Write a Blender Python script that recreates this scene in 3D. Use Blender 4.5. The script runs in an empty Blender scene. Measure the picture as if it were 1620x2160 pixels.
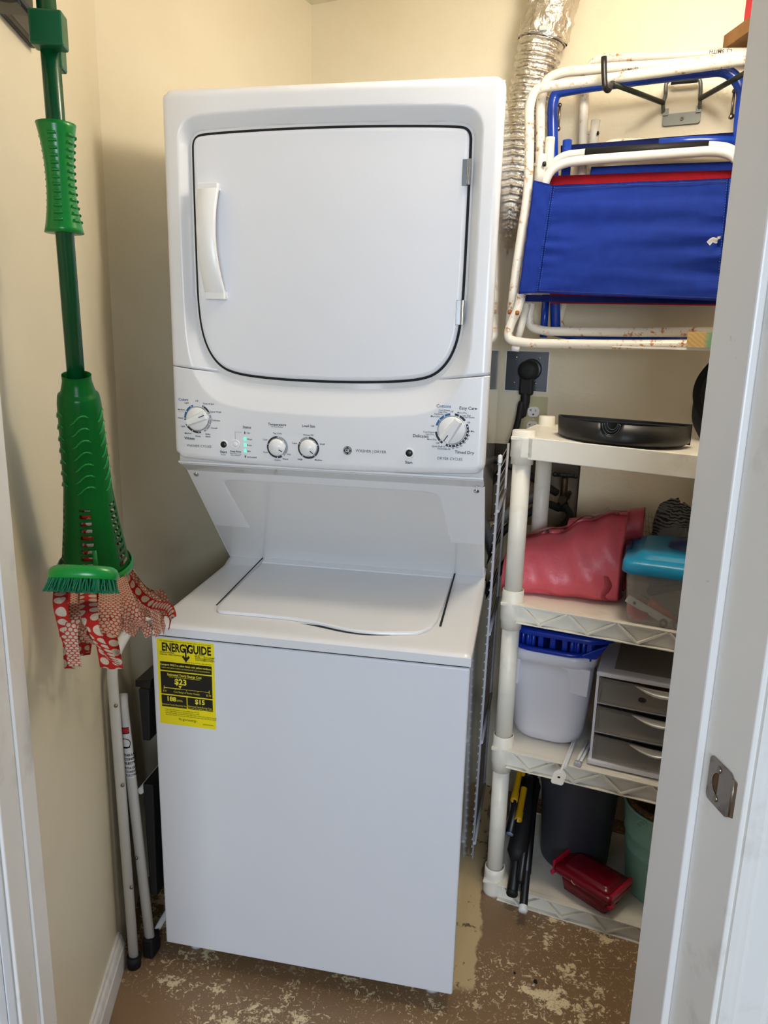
import bpy, bmesh, math, random
import numpy as np
from mathutils import Vector, Matrix, noise
random.seed(7)
SC = bpy.context.scene
COL = SC.collection
pi = math.pi

# ------------------------------------------------------------ camera
def make_camera():
    yaw, pitch, roll, f = .1864, .2222, .0251, 1536.85
    F = Vector((-math.sin(yaw)*math.cos(pitch), math.cos(yaw)*math.cos(pitch), -math.sin(pitch)))
    R = Vector((math.cos(yaw), math.sin(yaw), 0)); U = R.cross(F)
    c, s = math.cos(roll), math.sin(roll)
    R2 = R*c + U*s; U2 = U*c - R*s
    cam = bpy.data.cameras.new('camera'); ob = bpy.data.objects.new('camera', cam)
    COL.objects.link(ob)
    M = Matrix((( R2.x, U2.x, -F.x, .753), (R2.y, U2.y, -F.y, -1.3421), (R2.z, U2.z, -F.z, 1.4375), (0, 0, 0, 1)))
    ob.matrix_world = M
    cam.sensor_fit = 'VERTICAL'; cam.sensor_height = 36; cam.lens = 36*f/2160; cam.clip_start = .02
    SC.camera = ob
make_camera()

# ------------------------------------------------------------ exposure, world, light
vs = SC.view_settings
vs.view_transform = 'Standard'; vs.look = 'None'; vs.gamma = 1; vs.use_curve_mapping = False
vs.exposure = 0.0
W = bpy.data.worlds.new('daylight'); SC.world = W; W.use_nodes = True
bg = W.node_tree.nodes['Background']; bg.inputs[0].default_value = (.72, .84, 1.0, 1); bg.inputs[1].default_value = .28
LAMP_POWER = 42.0
WIN_POWER = 90.0
LAMP_COL = (1.0, .905, .765)
LAMP_POS = (.98, .02, 2.29)
SC.cycles.use_denoising = True

# ------------------------------------------------------------ frames (columns: x, y, z axes; origin)
def frame(o, x, y, z=(0, 0, 1)):
    o, x, y, z = map(Vector, (o, x, y, z))
    return Matrix(((x.x, y.x, z.x, o.x), (x.y, y.y, z.y, o.y), (x.z, y.z, z.z, o.z), (0, 0, 0, 1)))
I4 = Matrix.Identity(4)
A3 = math.radians(-13); AS = math.radians(-11.6)
M3 = frame((.776, .88, 0), (math.cos(A3), math.sin(A3), 0), (-math.sin(A3), math.cos(A3), 0))     # back wall: y<0 is in the room
MS = frame((.72, .377, 0), (math.cos(AS), math.sin(AS), 0), (-math.sin(AS), math.cos(AS), 0))      # shelving unit
D = Vector((-.3007, .9537, 0)); E = Vector((.9537, .3007, 0))
M1 = frame((-.055, -.188, 0), D, E)                 # left wall: x along it (into the closet), y off it
MJ = frame((.753, -1.3421, 0), E, D)                # doorway: x across, y into the closet

# ------------------------------------------------------------ mesh helper
class B:
    def __init__(s): s.bm = bmesh.new(); s.uv = None
    def faces_smooth(s, fs, v=True):
        for f in fs: f.smooth = v
    def box(s, lo, hi, M=I4, bev=0, seg=2, rot=None):
        lo = Vector(lo); hi = Vector(hi); c = (lo+hi)/2; d = hi-lo
        r = bmesh.ops.create_cube(s.bm, size=1)
        T = Matrix.Translation(c)
        if rot is not None: T = T @ rot.to_4x4()
        T = M @ T @ Matrix.Diagonal((d.x, d.y, d.z, 1))
        vs = r['verts']
        bmesh.ops.transform(s.bm, matrix=T, verts=vs)
        if bev:
            es = list({e for v in vs for e in v.link_edges})
            bmesh.ops.bevel(s.bm, geom=es, offset=bev, segments=seg, affect='EDGES', profile=.5)
        return s
    def hexa(s, pts, M=I4, bev=0):
        """8 corners: bottom 4 then top 4"""
        v = [s.bm.verts.new(M @ Vector(p)) for p in pts]
        fs = [s.bm.faces.new([v[i] for i in q]) for q in ((0,1,2,3),(4,5,6,7),(0,1,5,4),(1,2,6,5),(2,3,7,6),(3,0,4,7))]
        if bev:
            es = list({e for f in fs for e in f.edges})
            bmesh.ops.bevel(s.bm, geom=es, offset=bev, segments=2, affect='EDGES', profile=.5)
        return s
    def tube(s, pts, r, seg=12, M=I4, caps=True, closed=False, flat=1.0, up=None):
        pts = [M @ Vector(p) for p in pts]; n = len(pts)
        rs = r if isinstance(r, (list, tuple)) else [r]*n
        rings = []; pn = None
        for i, p in enumerate(pts):
            if closed: t = pts[(i+1) % n]-pts[i-1]
            else: t = pts[min(i+1, n-1)]-pts[max(i-1, 0)]
            if t.length < 1e-9: t = Vector((0, 0, 1))
            t.normalize()
            if pn is None:
                a = Vector(up) if up else (Vector((0, 0, 1)) if abs(t.z) < .9 else Vector((1, 0, 0)))
                nrm = (a - t*a.dot(t)).normalized()
            else:
                nrm = pn - t*pn.dot(t)
                nrm = nrm.normalized() if nrm.length > 1e-6 else Vector((1, 0, 0))
            pn = nrm; bn = t.cross(nrm)
            rings.append([s.bm.verts.new(p + (nrm*math.cos(2*pi*k/seg) + bn*math.sin(2*pi*k/seg)*flat)*rs[i]) for k in range(seg)])
        m = n if closed else n-1
        for i in range(m):
            a, b = rings[i], rings[(i+1) % n]
            for k in range(seg):
                f = s.bm.faces.new((a[k], a[(k+1) % seg], b[(k+1) % seg], b[k])); f.smooth = True
        if caps and not closed:
            s.bm.faces.new(rings[0][::-1]); s.bm.faces.new(rings[-1])
        return s
    def lathe(s, prof, p0=(0, 0, 0), ax=(0, 0, 1), seg=32, M=I4, sx=1, sy=1, smooth=True, ref=None, arc=None):
        """prof: list of (r, h) along axis ax from p0"""
        ax = Vector(ax).normalized(); p0 = Vector(p0)
        a = Vector(ref) if ref else (Vector((1, 0, 0)) if abs(ax.x) < .9 else Vector((0, 1, 0)))
        u = (a-ax*a.dot(ax)).normalized(); w = ax.cross(u)
        rings = []
        for r, h in prof:
            if r < 1e-6: rings.append([s.bm.verts.new(M @ (p0+ax*h))])
            else: rings.append([s.bm.verts.new(M @ (p0+ax*h+u*(r*sx*math.cos(2*pi*k/seg))+w*(r*sy*math.sin(2*pi*k/seg)))) for k in range(seg)])
        for a, b in zip(rings, rings[1:]):
            if len(a) == 1 and len(b) == 1: continue
            for k in range(seg):
                k2 = (k+1) % seg
                if len(a) == 1: f = s.bm.faces.new((a[0], b[k2], b[k]))
                elif len(b) == 1: f = s.bm.faces.new((a[k], a[k2], b[0]))
                else: f = s.bm.faces.new((a[k], a[k2], b[k2], b[k]))
                f.smooth = smooth
        return s
    def prism(s, poly, h0, h1, M=I4, bev=0, smooth=False):
        """poly in local xz, extruded along local y from h0 (front) to h1"""
        a = [s.bm.verts.new(M @ Vector((x, h0, z))) for x, z in poly]
        b = [s.bm.verts.new(M @ Vector((x, h1, z))) for x, z in poly]
        n = len(poly)
        f0 = s.bm.faces.new(a); s.bm.faces.new(b[::-1])
        for k in range(n):
            f = s.bm.faces.new((a[k], b[k], b[(k+1) % n], a[(k+1) % n])); f.smooth = smooth
        if bev:
            bmesh.ops.bevel(s.bm, geom=list(f0.edges), offset=bev, segments=3, affect='EDGES', profile=.5)
        return s
    def poly(s, pts, M=I4):
        s.bm.faces.new([s.bm.verts.new(M @ Vector(p)) for p in pts]); return s
    def grid(s, fn, nu, nv, M=I4, smooth=True, closeu=False, uvfn=None):
        V = [[s.bm.verts.new(M @ Vector(fn(i/nu, j/nv))) for j in range(nv+1)] for i in range(nu + (0 if closeu else 1))]
        if uvfn and s.uv is None: s.uv = s.bm.loops.layers.uv.new('UVMap')
        for i in range(nu):
            i2 = (i+1) % len(V)
            for j in range(nv):
                try: f = s.bm.faces.new((V[i][j], V[i2][j], V[i2][j+1], V[i][j+1]))
                except ValueError: continue
                f.smooth = smooth
                if uvfn:
                    for l, (a, b) in zip(f.loops, ((i, j), (i+1, j), (i+1, j+1), (i, j+1))): l[s.uv].uv = uvfn(a/nu, b/nv)
        return s
    def ribbon(s, path, w, side, uoff=(0, 0), n=14, curl=0, tw=0):
        """flat strip along a smoothed path; side = width direction; uv in metres"""
        P = spline(path, n); side = Vector(side).normalized()
        if s.uv is None: s.uv = s.bm.loops.layers.uv.new('UVMap')
        L = 0; rows = []; acc = []
        for i, p in enumerate(P):
            if i: L += (p-P[i-1]).length
            t = (P[min(i+1, len(P)-1)]-P[max(i-1, 0)]).normalized()
            sd = (side - t*side.dot(t)).normalized()
            if tw: sd = Matrix.Rotation(tw*i/len(P), 3, t) @ sd
            nr = t.cross(sd)
            rows.append([s.bm.verts.new(p + sd*(w*(k/2-.5)) + nr*(curl*w*(abs(k-1)))) for k in range(3)]); acc.append(L)
        for i in range(len(rows)-1):
            for k in range(2):
                f = s.bm.faces.new((rows[i][k], rows[i][k+1], rows[i+1][k+1], rows[i+1][k])); f.smooth = True
                for l, (a, b) in zip(f.loops, ((i, k), (i, k+1), (i+1, k+1), (i+1, k))):
                    l[s.uv].uv = (uoff[0]+w*b/2, uoff[1]+acc[a])
        return s

def spline(path, n=8):
    P = [Vector(p) for p in path]
    if len(P) < 3: return P if n < 2 else [P[0].lerp(P[-1], i/(n*1.0)) for i in range(n+1)]
    out = []
    Q = [P[0]*2-P[1]] + P + [P[-1]*2-P[-2]]
    for i in range(1, len(Q)-2):
        a, b, c, d = Q[i-1:i+3]
        for k in range(n):
            t = k/n
            out.append(.5*((2*b)+(c-a)*t+(2*a-5*b+4*c-d)*t*t+(3*b-a-3*c+d)*t*t*t))
    out.append(P[-1]); return out
def bend(path, r=.03, n=6):
    """polyline with rounded corners of radius about r"""
    P = [Vector(p) for p in path]; out = [P[0]]
    for i in range(1, len(P)-1):
        a, b, c = P[i-1], P[i], P[i+1]
        d1 = (a-b); d2 = (c-b); l = min(r, d1.length*.49, d2.length*.49)
        q0 = b+d1.normalized()*l; q1 = b+d2.normalized()*l
        for k in range(n+1):
            t = k/n; out.append(q0*(1-t)**2+b*2*t*(1-t)+q1*t*t)
    out.append(P[-1]); return out
def rrect(x0, z0, x1, z1, r, n=6):
    out = []
    for cx, cz, a in ((x1-r, z1-r, 0), (x0+r, z1-r, 90), (x0+r, z0+r, 180), (x1-r, z0+r, 270)):
        for k in range(n+1):
            t = math.radians(a+90*k/n); out.append((cx+r*math.cos(t), cz+r*math.sin(t)))
    return out
def circ(cx, cz, r, n=32, a0=0, a1=360):
    return [(cx+r*math.cos(math.radians(a0+(a1-a0)*k/n)), cz+r*math.sin(math.radians(a0+(a1-a0)*k/n))) for k in range(n + (0 if a1-a0 == 360 else 1))]

def base_of(bm):
    xs = [v.co for v in bm.verts]
    lo = [min(c[i] for c in xs) for i in range(3)]; hi = [max(c[i] for c in xs) for i in range(3)]
    return Vector(((lo[0]+hi[0])/2, (lo[1]+hi[1])/2, lo[2]))
WORLD = {}
def obj(name, b, m, parent=None, label=None, cat=None, group=None, kind=None, weld=False):
    bm = b.bm
    if weld: bmesh.ops.remove_doubles(bm, verts=bm.verts, dist=1e-5)
    bmesh.ops.recalc_face_normals(bm, faces=bm.faces)
    o0 = WORLD[parent] if parent else base_of(bm)
    if parent and False: pass
    loc = base_of(bm)
    for v in bm.verts: v.co -= loc
    me = bpy.data.meshes.new(name); bm.to_mesh(me); bm.free()
    if m: me.materials.append(m)
    ob = bpy.data.objects.new(name, me); COL.objects.link(ob)
    if parent: ob.parent = parent; ob.location = loc-WORLD[parent]
    else: ob.location = loc
    WORLD[ob] = loc
    tag(ob, label, cat, group, kind)
    return ob
def tag(o, label=None, cat=None, group=None, kind=None):
    if label: o['label'] = label
    if cat: o['category'] = cat
    if group: o['group'] = group
    if kind: o['kind'] = kind
    return o
def thing(name, loc, label, cat, group=None):
    e = bpy.data.objects.new(name, None); COL.objects.link(e); e.location = loc; e.empty_display_size = .05
    WORLD[e] = Vector(loc); return tag(e, label, cat, group)
def struct(name, b, m, **k): return obj(name, b, m, kind='structure', **k)

# ------------------------------------------------------------ materials
def lin(c):
    return tuple((x/255/12.92 if x/255 <= .04045 else ((x/255+.055)/1.055)**2.4) for x in c)
class NT:
    def __init__(s, name):
        s.m = bpy.data.materials.new(name); s.m.use_nodes = True
        s.t = s.m.node_tree; s.n = s.t.nodes; s.l = s.t.links; s.p = s.n['Principled BSDF']
    def node(s, ty, **k):
        n = s.n.new(ty)
        for a, v in k.items():
            if a.startswith('i_'): n.inputs[a[2:].replace('_', ' ')].default_value = v
            else: setattr(n, a, v)
        return n
    def math(s, op, a, b=None, c=None, clamp=False):
        n = s.n.new('ShaderNodeMath'); n.operation = op; n.use_clamp = clamp
        for i, v in enumerate((a, b, c)):
            if v is None: continue
            if hasattr(v, 'is_output') or isinstance(v, bpy.types.NodeSocket): s.l.new(v, n.inputs[i])
            else: n.inputs[i].default_value = v
        return n.outputs[0]
    def mix(s, fac, a, b):
        n = s.n.new('ShaderNodeMix'); n.data_type = 'RGBA'
        for i, v in ((0, fac), (6, a), (7, b)):
            if isinstance(v, bpy.types.NodeSocket): s.l.new(v, n.inputs[i])
            elif i == 0: n.inputs[0].default_value = v
            else: n.inputs[i].default_value = (*v, 1)
        return n.outputs[2]
    def noise(s, scale, detail=3, rough=.5, vec=None, dist=0):
        n = s.n.new('ShaderNodeTexNoise'); n.inputs['Scale'].default_value = scale; n.inputs['Detail'].default_value = detail
        n.inputs['Roughness'].default_value = rough; n.inputs['Distortion'].default_value = dist
        if vec is None: vec = s.coord()
        s.l.new(vec, n.inputs['Vector']); return n.outputs[0]
    def coord(s, kind='Object'):
        k = [n for n in s.n if n.bl_idname == 'ShaderNodeTexCoord']
        n = k[0] if k else s.n.new('ShaderNodeTexCoord'); return n.outputs[kind]
    def ramp(s, x, lo, hi):
        n = s.n.new('ShaderNodeMapRange'); n.clamp = True
        s.l.new(x, n.inputs[0]); n.inputs[1].default_value = lo; n.inputs[2].default_value = hi; return n.outputs[0]
    def bump(s, h, strength=.2, dist=.002):
        n = s.n.new('ShaderNodeBump'); n.inputs['Strength'].default_value = strength; n.inputs['Distance'].default_value = dist
        s.l.new(h, n.inputs['Height']); s.l.new(n.outputs[0], s.p.inputs['Normal'])
    def col(s, v): s.l.new(v, s.p.inputs['Base Color'])
def mat(name, rgb, rough=.5, metal=0, bump=None, coat=0, var=None, trans=0, alpha=1, emis=None, spec=None, sheen=0, ior=None):
    t = NT(name); p = t.p; c = lin(rgb)
    p.inputs['Base Color'].default_value = (*c, 1); p.inputs['Roughness'].default_value = rough; p.inputs['Metallic'].default_value = metal
    if coat: p.inputs['Coat Weight'].default_value = coat; p.inputs['Coat Roughness'].default_value = .08
    if trans: p.inputs['Transmission Weight'].default_value = trans
    if ior: p.inputs['IOR'].default_value = ior
    if alpha < 1: p.inputs['Alpha'].default_value = alpha
    if sheen: p.inputs['Sheen Weight'].default_value = sheen
    if spec is not None: p.inputs['Specular IOR Level'].default_value = spec
    if emis: p.inputs['Emission Color'].default_value = (*lin(emis[0]), 1); p.inputs['Emission Strength'].default_value = emis[1]
    if var:   # (scale, other rgb, lo, hi)
        t.col(t.mix(t.ramp(t.noise(var[0], 5, .6), var[2], var[3]), c, lin(var[1])))
    if bump: t.bump(t.noise(bump[0], 4, .6), bump[1], bump[2] if len(bump) > 2 else .002)
    return t.m

m_wall = mat('wall_paint', (230, 220, 194), .42, bump=(160, .22, .0015), var=(3, (224, 213, 186), .4, .7))
m_wallb = mat('wall_paint_orange_peel', (230, 220, 195), .38, bump=(60, .35, .003), var=(4, (224, 213, 186), .4, .7))
m_ceil = mat('ceiling_paint', (236, 228, 208), .7)
m_trim = mat('trim_paint', (234, 232, 228), .38, bump=(30, .1), var=(9, (205, 200, 193), .55, .75))
m_trimworn = mat('worn_trim_paint', (226, 224, 222), .35, bump=(60, .15), var=(25, (120, 112, 104), .70, .76))
m_enamel = mat('white_enamel', (224, 225, 228), .30, coat=.12)
m_panel = mat('white_cabinet_paint', (222, 224, 230), .33, bump=(900, .03))
m_side = mat('glossy_white_side', (214, 214, 214), .06, coat=1)
m_plast = mat('white_plastic', (230, 230, 230), .3)
m_dark = mat('dark_gap', (12, 14, 18), .8)
m_ink = mat('black_ink', (30, 32, 38), .6)
m_inkg = mat('grey_ink', (150, 152, 156), .6)
m_blueink = mat('blue_ink', (20, 92, 148), .6)
m_blackplast = mat('black_plastic', (14, 14, 16), .38)
m_blacksoft = mat('black_rubber', (14, 14, 16), .65)
m_chrome = mat('chrome', (190, 190, 190), .2, metal=1)
m_steel = mat('brushed_steel', (150, 140, 130), .32, metal=1, bump=(200, .1), var=(40, (110, 98, 88), .5, .7))
m_led = mat('green_led', (90, 240, 190), .4, emis=((80, 240, 180), 1.0))
m_yel = mat('yellow_label', (240, 222, 20), .35)
m_blk = mat('black_print', (16, 16, 16), .4)
m_yprint = mat('yellow_print', (240, 226, 60), .5)
m_green = mat('green_plastic', (8, 128, 46), .28)
m_pole = mat('dark_green_pole', (8, 74, 38), .25)
m_bristle = mat('green_bristle', (12, 104, 66), .5)
m_shelf = mat('ivory_plastic', (238, 233, 220), .4, var=(14, (218, 209, 192), .55, .8), bump=(120, .05))
m_wood = mat('raw_wood', (142, 102, 54), .6, var=(30, (120, 80, 38), .4, .7))
m_wire = mat('grey_coated_wire', (196, 196, 204), .35)
m_teal = mat('turquoise_plastic', (22, 140, 184), .36)
m_bluep = mat('blue_plastic', (10, 48, 160), .3)
m_bucket = mat('pale_grey_plastic', (224, 222, 229), .35)
m_greyb = mat('dark_grey_plastic', (62, 64, 74), .45)
m_pail = mat('mint_painted_metal', (150, 202, 184), .38)
m_burlap = mat('burlap', (132, 94, 58), .95, bump=(300, .8, .004), var=(200, (88, 60, 34), .4, .6))
m_maroon = mat('dark_red_plastic', (116, 8, 30), .22)
m_crimson = mat('crimson_plastic', (190, 20, 58), .3)
m_yell = mat('yellow_plastic', (206, 158, 12), .4)
m_rope = mat('orange_cord', (226, 96, 50), .45)
m_white = mat('white_painted_metal', (226, 224, 218), .35)
m_clear = mat('cloudy_clear_plastic', (214, 208, 198), .2, alpha=.26)
m_beige = mat('ivory_outlet_plate', (196, 190, 150), .4)
m_outw = mat('white_outlet', (236, 236, 236), .3)
m_grplate = mat('grey_metal_plate', (92, 96, 102), .35, metal=.7)
m_rack = mat('grey_steel_rack', (112, 114, 110), .4, metal=.3)
m_rackdark = mat('dark_steel_arm', (44, 50, 44), .4, metal=.3)
m_blueframe = mat('blue_painted_metal', (16, 62, 170), .25)
m_hall = mat('grey_wall_paint', (104, 104, 108), .6)
m_grain = mat('white_grained_door', (228, 232, 238), .4)

def chair_paint():
    t = NT('white_chair_paint'); n = t.noise(70, 6, .7); n2 = t.noise(18, 3, .5)
    rust = t.math('MULTIPLY', t.ramp(n, .54, .61), t.ramp(n2, .47, .6))
    c = t.mix(rust, lin((232, 227, 214)), lin((186, 118, 40)))
    dk = t.math('MULTIPLY', t.ramp(n, .65, .68), t.ramp(n2, .48, .6))
    t.col(t.mix(dk, c, lin((60, 40, 24)))); t.p.inputs['Roughness'].default_value = .35
    return t.m
m_cpaint = chair_paint()
def floor_mat():
    t = NT('peeling_brown_floor_paint'); co = t.coord()
    a = t.noise(20, 10, .75); bn = t.noise(3.4, 2, .5); fine = t.noise(150, 4, .7); d2 = t.noise(60, 6, .75, dist=1.2)
    big = t.ramp(t.math('ADD', t.math('MULTIPLY', a, .55), t.math('MULTIPLY', bn, .45)), .550, .562)
    chip = t.math('MULTIPLY', t.ramp(d2, .575, .59), t.ramp(bn, .36, .52))
    speck = t.math('MULTIPLY', t.ramp(fine, .665, .68), t.ramp(bn, .33, .5))
    big = t.math('MULTIPLY', big, t.ramp(fine, .36, .44))
    k = t.math('MAXIMUM', t.math('MAXIMUM', big, chip), speck)
    base = t.mix(t.ramp(t.noise(2.2, 4, .6), .35, .7), lin((142, 114, 86)), lin((126, 101, 72)))
    c = t.mix(k, base, lin((232, 214, 174)))
    # bare strip of old floor beside the washer (world x .70-.75)
    sep = t.node('ShaderNodeSeparateXYZ'); geo = t.node('ShaderNodeNewGeometry'); t.l.new(geo.outputs['Position'], sep.inputs[0])
    wob = t.math('MULTIPLY', t.math('SUBTRACT', t.noise(14, 4, .6), .5), .05)
    x = t.math('ADD', sep.outputs[0], wob)
    band = t.math('MULTIPLY', t.math('MULTIPLY', t.ramp(x, .652, .656), t.math('SUBTRACT', 1, t.ramp(x, .722, .727))), t.ramp(sep.outputs[1], .06, .08))
    t.col(t.mix(band, c, t.mix(t.ramp(t.noise(30, 4, .6), .6, .66), lin((206, 184, 142)), lin((120, 96, 70)))))
    t.p.inputs['Roughness'].default_value = .42
    t.bump(k, .5, .001)
    return t.m
m_floor = floor_mat()
def dots(name, spacing, rad, bgc, fgc, hexa):
    t = NT(name); uv = t.coord('UV'); sep = t.node('ShaderNodeSeparateXYZ'); t.l.new(uv, sep.inputs[0])
    def cell(ox, oy, sx, sy):
        fx = t.math('SUBTRACT', t.math('FRACT', t.math('ADD', t.math('DIVIDE', sep.outputs[0], sx), ox)), .5)
        fy = t.math('SUBTRACT', t.math('FRACT', t.math('ADD', t.math('DIVIDE', sep.outputs[1], sy), oy)), .5)
        fx = t.math('MULTIPLY', fx, sx); fy = t.math('MULTIPLY', fy, sy)
        return t.math('SQRT', t.math('ADD', t.math('MULTIPLY', fx, fx), t.math('MULTIPLY', fy, fy)))
    d = cell(0, 0, spacing, spacing*(1.73 if hexa else 1))
    if hexa: d = t.math('MINIMUM', d, cell(.5, .5, spacing, spacing*1.73))
    k = t.math('SUBTRACT', 1, t.ramp(d, rad*.93, rad))
    w = t.noise(500, 2, .5)
    t.col(t.mix(k, lin(bgc), t.mix(t.ramp(w, .45, .7), lin(fgc), lin([x*.88 for x in fgc]))))
    t.p.inputs['Roughness'].default_value = .9; t.bump(w, .3, .0006)
    return t.m
m_bigdot = dots('red_cloth_large_dots', .0185, .0072, (196, 42, 30), (222, 206, 184), False)
m_smalldot = dots('coral_cloth_small_dots', .0066, .0027, (200, 84, 62), (226, 208, 186), True)
def canvas(name, rgb, rgb2):
    t = NT(name)
    t.col(t.mix(t.ramp(t.noise(40, 3, .6), .4, .7), lin(rgb), lin(rgb2))); t.p.inputs['Roughness'].default_value = .85
    t.p.inputs['Sheen Weight'].default_value = .15
    t.bump(t.noise(1500, 2, .5), .25, .0006); return t.m
m_blue = canvas('royal_blue_canvas', (22, 62, 176), (26, 70, 186))
m_red = canvas('red_canvas', (196, 18, 40), (184, 14, 34))
m_navy = canvas('navy_canvas', (14, 34, 110), (18, 40, 120))
m_pink = mat('coral_pink_vinyl', (216, 92, 104), .36, bump=(25, .35, .006), var=(60, (200, 78, 92), .62, .75))
def foil_mat():
    t = NT('crinkled_foil'); t.p.inputs['Metallic'].default_value = 1; t.p.inputs['Roughness'].default_value = .2
    t.p.inputs['Base Color'].default_value = (*lin((216, 212, 204)), 1)
    v = t.node('ShaderNodeTexVoronoi'); v.inputs['Scale'].default_value = 55; t.l.new(t.coord(), v.inputs['Vector'])
    h = t.math('ADD', v.outputs[0], t.noise(90, 4, .7)); t.bump(h, .8, .006); return t.m
m_foil = foil_mat()
def news_mat():
    t = NT('newsprint'); sep = t.node('ShaderNodeSeparateXYZ'); t.l.new(t.coord(), sep.inputs[0])
    n = t.noise(12, 3, .6)
    w = t.math('FRACT', t.math('MULTIPLY', t.math('ADD', sep.outputs[2], t.math('MULTIPLY', n, .05)), 140))
    ln = t.math('MULTIPLY', t.ramp(w, .5, .6), t.ramp(t.noise(9, 2, .5), .45, .5))
    t.col(t.mix(ln, lin((150, 146, 140)), lin((58, 56, 56)))); t.p.inputs['Roughness'].default_value = .9
    return t.m
m_news = news_mat()
def bag_mat():
    t = NT('blue_printed_white_bag'); n = t.noise(16, 1, .3)
    c = t.mix(t.ramp(n, .56, .58), lin((196, 194, 198)), lin((20, 34, 120)))
    t.col(t.mix(t.ramp(t.noise(24, 1, .4), .64, .66), c, lin((150, 90, 62)))); t.p.inputs['Roughness'].default_value = .5; return t.m
m_bag = bag_mat()
def mesh_mat():
    t = NT('black_mesh_fabric'); t.p.inputs['Base Color'].default_value = (.012, .012, .013, 1); t.p.inputs['Roughness'].default_value = .9
    t.bump(t.noise(800, 2, .5), .5, .001); return t.m
m_mesh = mesh_mat()
def greenwood():
    t = NT('end_grain_with_green_paint'); sep = t.node('ShaderNodeSeparateXYZ'); t.l.new(t.coord(), sep.inputs[0])
    n = t.noise(60, 4, .6); w = t.node('ShaderNodeTexWave'); w.inputs['Scale'].default_value = 60; w.inputs['Distortion'].default_value = 3
    w.bands_direction = 'DIAGONAL'; t.l.new(t.coord(), w.inputs['Vector'])
    c = t.mix(t.math('MULTIPLY', w.outputs[1], .5), lin((196, 164, 104)), lin((164, 128, 70)))
    k = t.ramp(t.math('ADD', sep.outputs[0], t.math('MULTIPLY', n, .02)), -.072, -.062)
    t.col(t.mix(k, c, lin((110, 150, 118)))); t.p.inputs['Roughness'].default_value = .7; return t.m
m_gwood = greenwood()

# ------------------------------------------------------------ text
def text_into(b, body, M, x, z, size, y=0, align='CENTER', bold=0, sx=1.0, flip=False):
    cu = bpy.data.curves.new('t', 'FONT'); cu.body = body; cu.size = size; cu.align_x = align; cu.align_y = 'CENTER'
    cu.offset = bold; cu.resolution_u = 2
    o = bpy.data.objects.new('t', cu); COL.objects.link(o)
    me = bpy.data.meshes.new_from_object(o.evaluated_get(bpy.context.evaluated_depsgraph_get()))
    base = len(b.bm.verts)
    vs = [b.bm.verts.new(M @ Vector((x + (-1 if flip else 1)*v.co.x*sx, y, z + (-1 if flip else 1)*v.co.y))) for v in me.vertices]
    for p in me.polygons:
        try: b.bm.faces.new([vs[i] for i in p.vertices])
        except ValueError: pass
    bpy.data.objects.remove(o); bpy.data.meshes.remove(me); bpy.data.curves.remove(cu)

# ============================================================ THE SETTING
CA, CB, CC = (-.185, .225), (.040, 1.050), (1.466, .7206)      # closet corners: left/alcove, alcove/back, back/right
def J(x, y, z=0): return MJ @ Vector((x, y, z))
EL = -.109 - .3145       # left wall plane in doorway x
ER = 1.30
H = 2.44
def wallbox(p, q, th, side, z0=0, z1=H):
    p = Vector((*p[:2], 0)); q = Vector((*q[:2], 0)); d = (q-p).normalized(); n = Vector((-d.y, d.x, 0))*side*th
    b = B(); b.hexa([p+Vector((0, 0, z0)), q+Vector((0, 0, z0)), q+n+Vector((0, 0, z0)), p+n+Vector((0, 0, z0)),
                     p+Vector((0, 0, z1)), q+Vector((0, 0, z1)), q+n+Vector((0, 0, z1)), p+n+Vector((0, 0, z1))]); return b
PF = J(EL, .862); PR = J(ER, .862)
b = B(); b.poly([J(-3.2, -2.8), J(2.2, -2.8), J(2.2, 2.8), J(-3.2, 2.8)]); struct('floor', b, m_floor)
b = B(); b.poly([J(-1.0, .70, H), J(2.2, .70, H), J(2.2, 2.8, H), J(-1.0, 2.8, H)]); struct('ceiling', b, m_ceil)
struct('wall_left', wallbox(PF, CA, .1, 1), m_wall)
struct('wall_alcove', wallbox(CA, CB, .1, 1), m_wall)
struct('wall_right', wallbox(CC, PR, .1, 1), m_wall)
# back wall with the plumbing cut-out
b = B()
x0, x1 = -.757, .71; hx0, hx1, hz0, hz1 = -.13, .152, .905, 1.16
for lo, hi in (((x0, 0, 0), (hx0, .05, H)), ((hx1, 0, 0), (x1, .05, H)), ((hx0, 0, 0), (hx1, .05, hz0)), ((hx0, 0, hz1), (hx1, .05, H))):
    b.box(lo, hi, M3)
struct('wall_back', b, m_wallb)
b = B()
b.box((hx0, .09, hz0), (hx1, .10, hz1), M3); b.box((hx0-.01, .045, hz0-.01), (hx1+.01, .10, hz0), M3); b.box((hx0-.01, .045, hz1), (hx1+.01, .10, hz1+.01), M3)
b.box((hx0-.01, .045, hz0-.01), (hx0, .10, hz1), M3); b.box((hx1, .045, hz0-.01), (hx1+.01, .10, hz1), M3)
struct('wall_recess', b, mat('bare_drywall', (120, 108, 92), .9, bump=(40, .6, .006)))
# doorway wall (front) either side of the opening and the header
XL, XR = -.335, .51
b = B(); b.box((EL-.6, .77, 0), (XL-.012, .862, H), MJ); struct('wall_front_left', b, m_hall)
b = B(); b.box((XR+.018, .70, 0), (ER+.6, .862, H), MJ); struct('wall_front_right', b, m_hall)
b = B(); b.box((XL-.012, .70, 2.06), (XR+.018, .862, H), MJ); struct('wall_front_header', b, m_hall)
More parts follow.
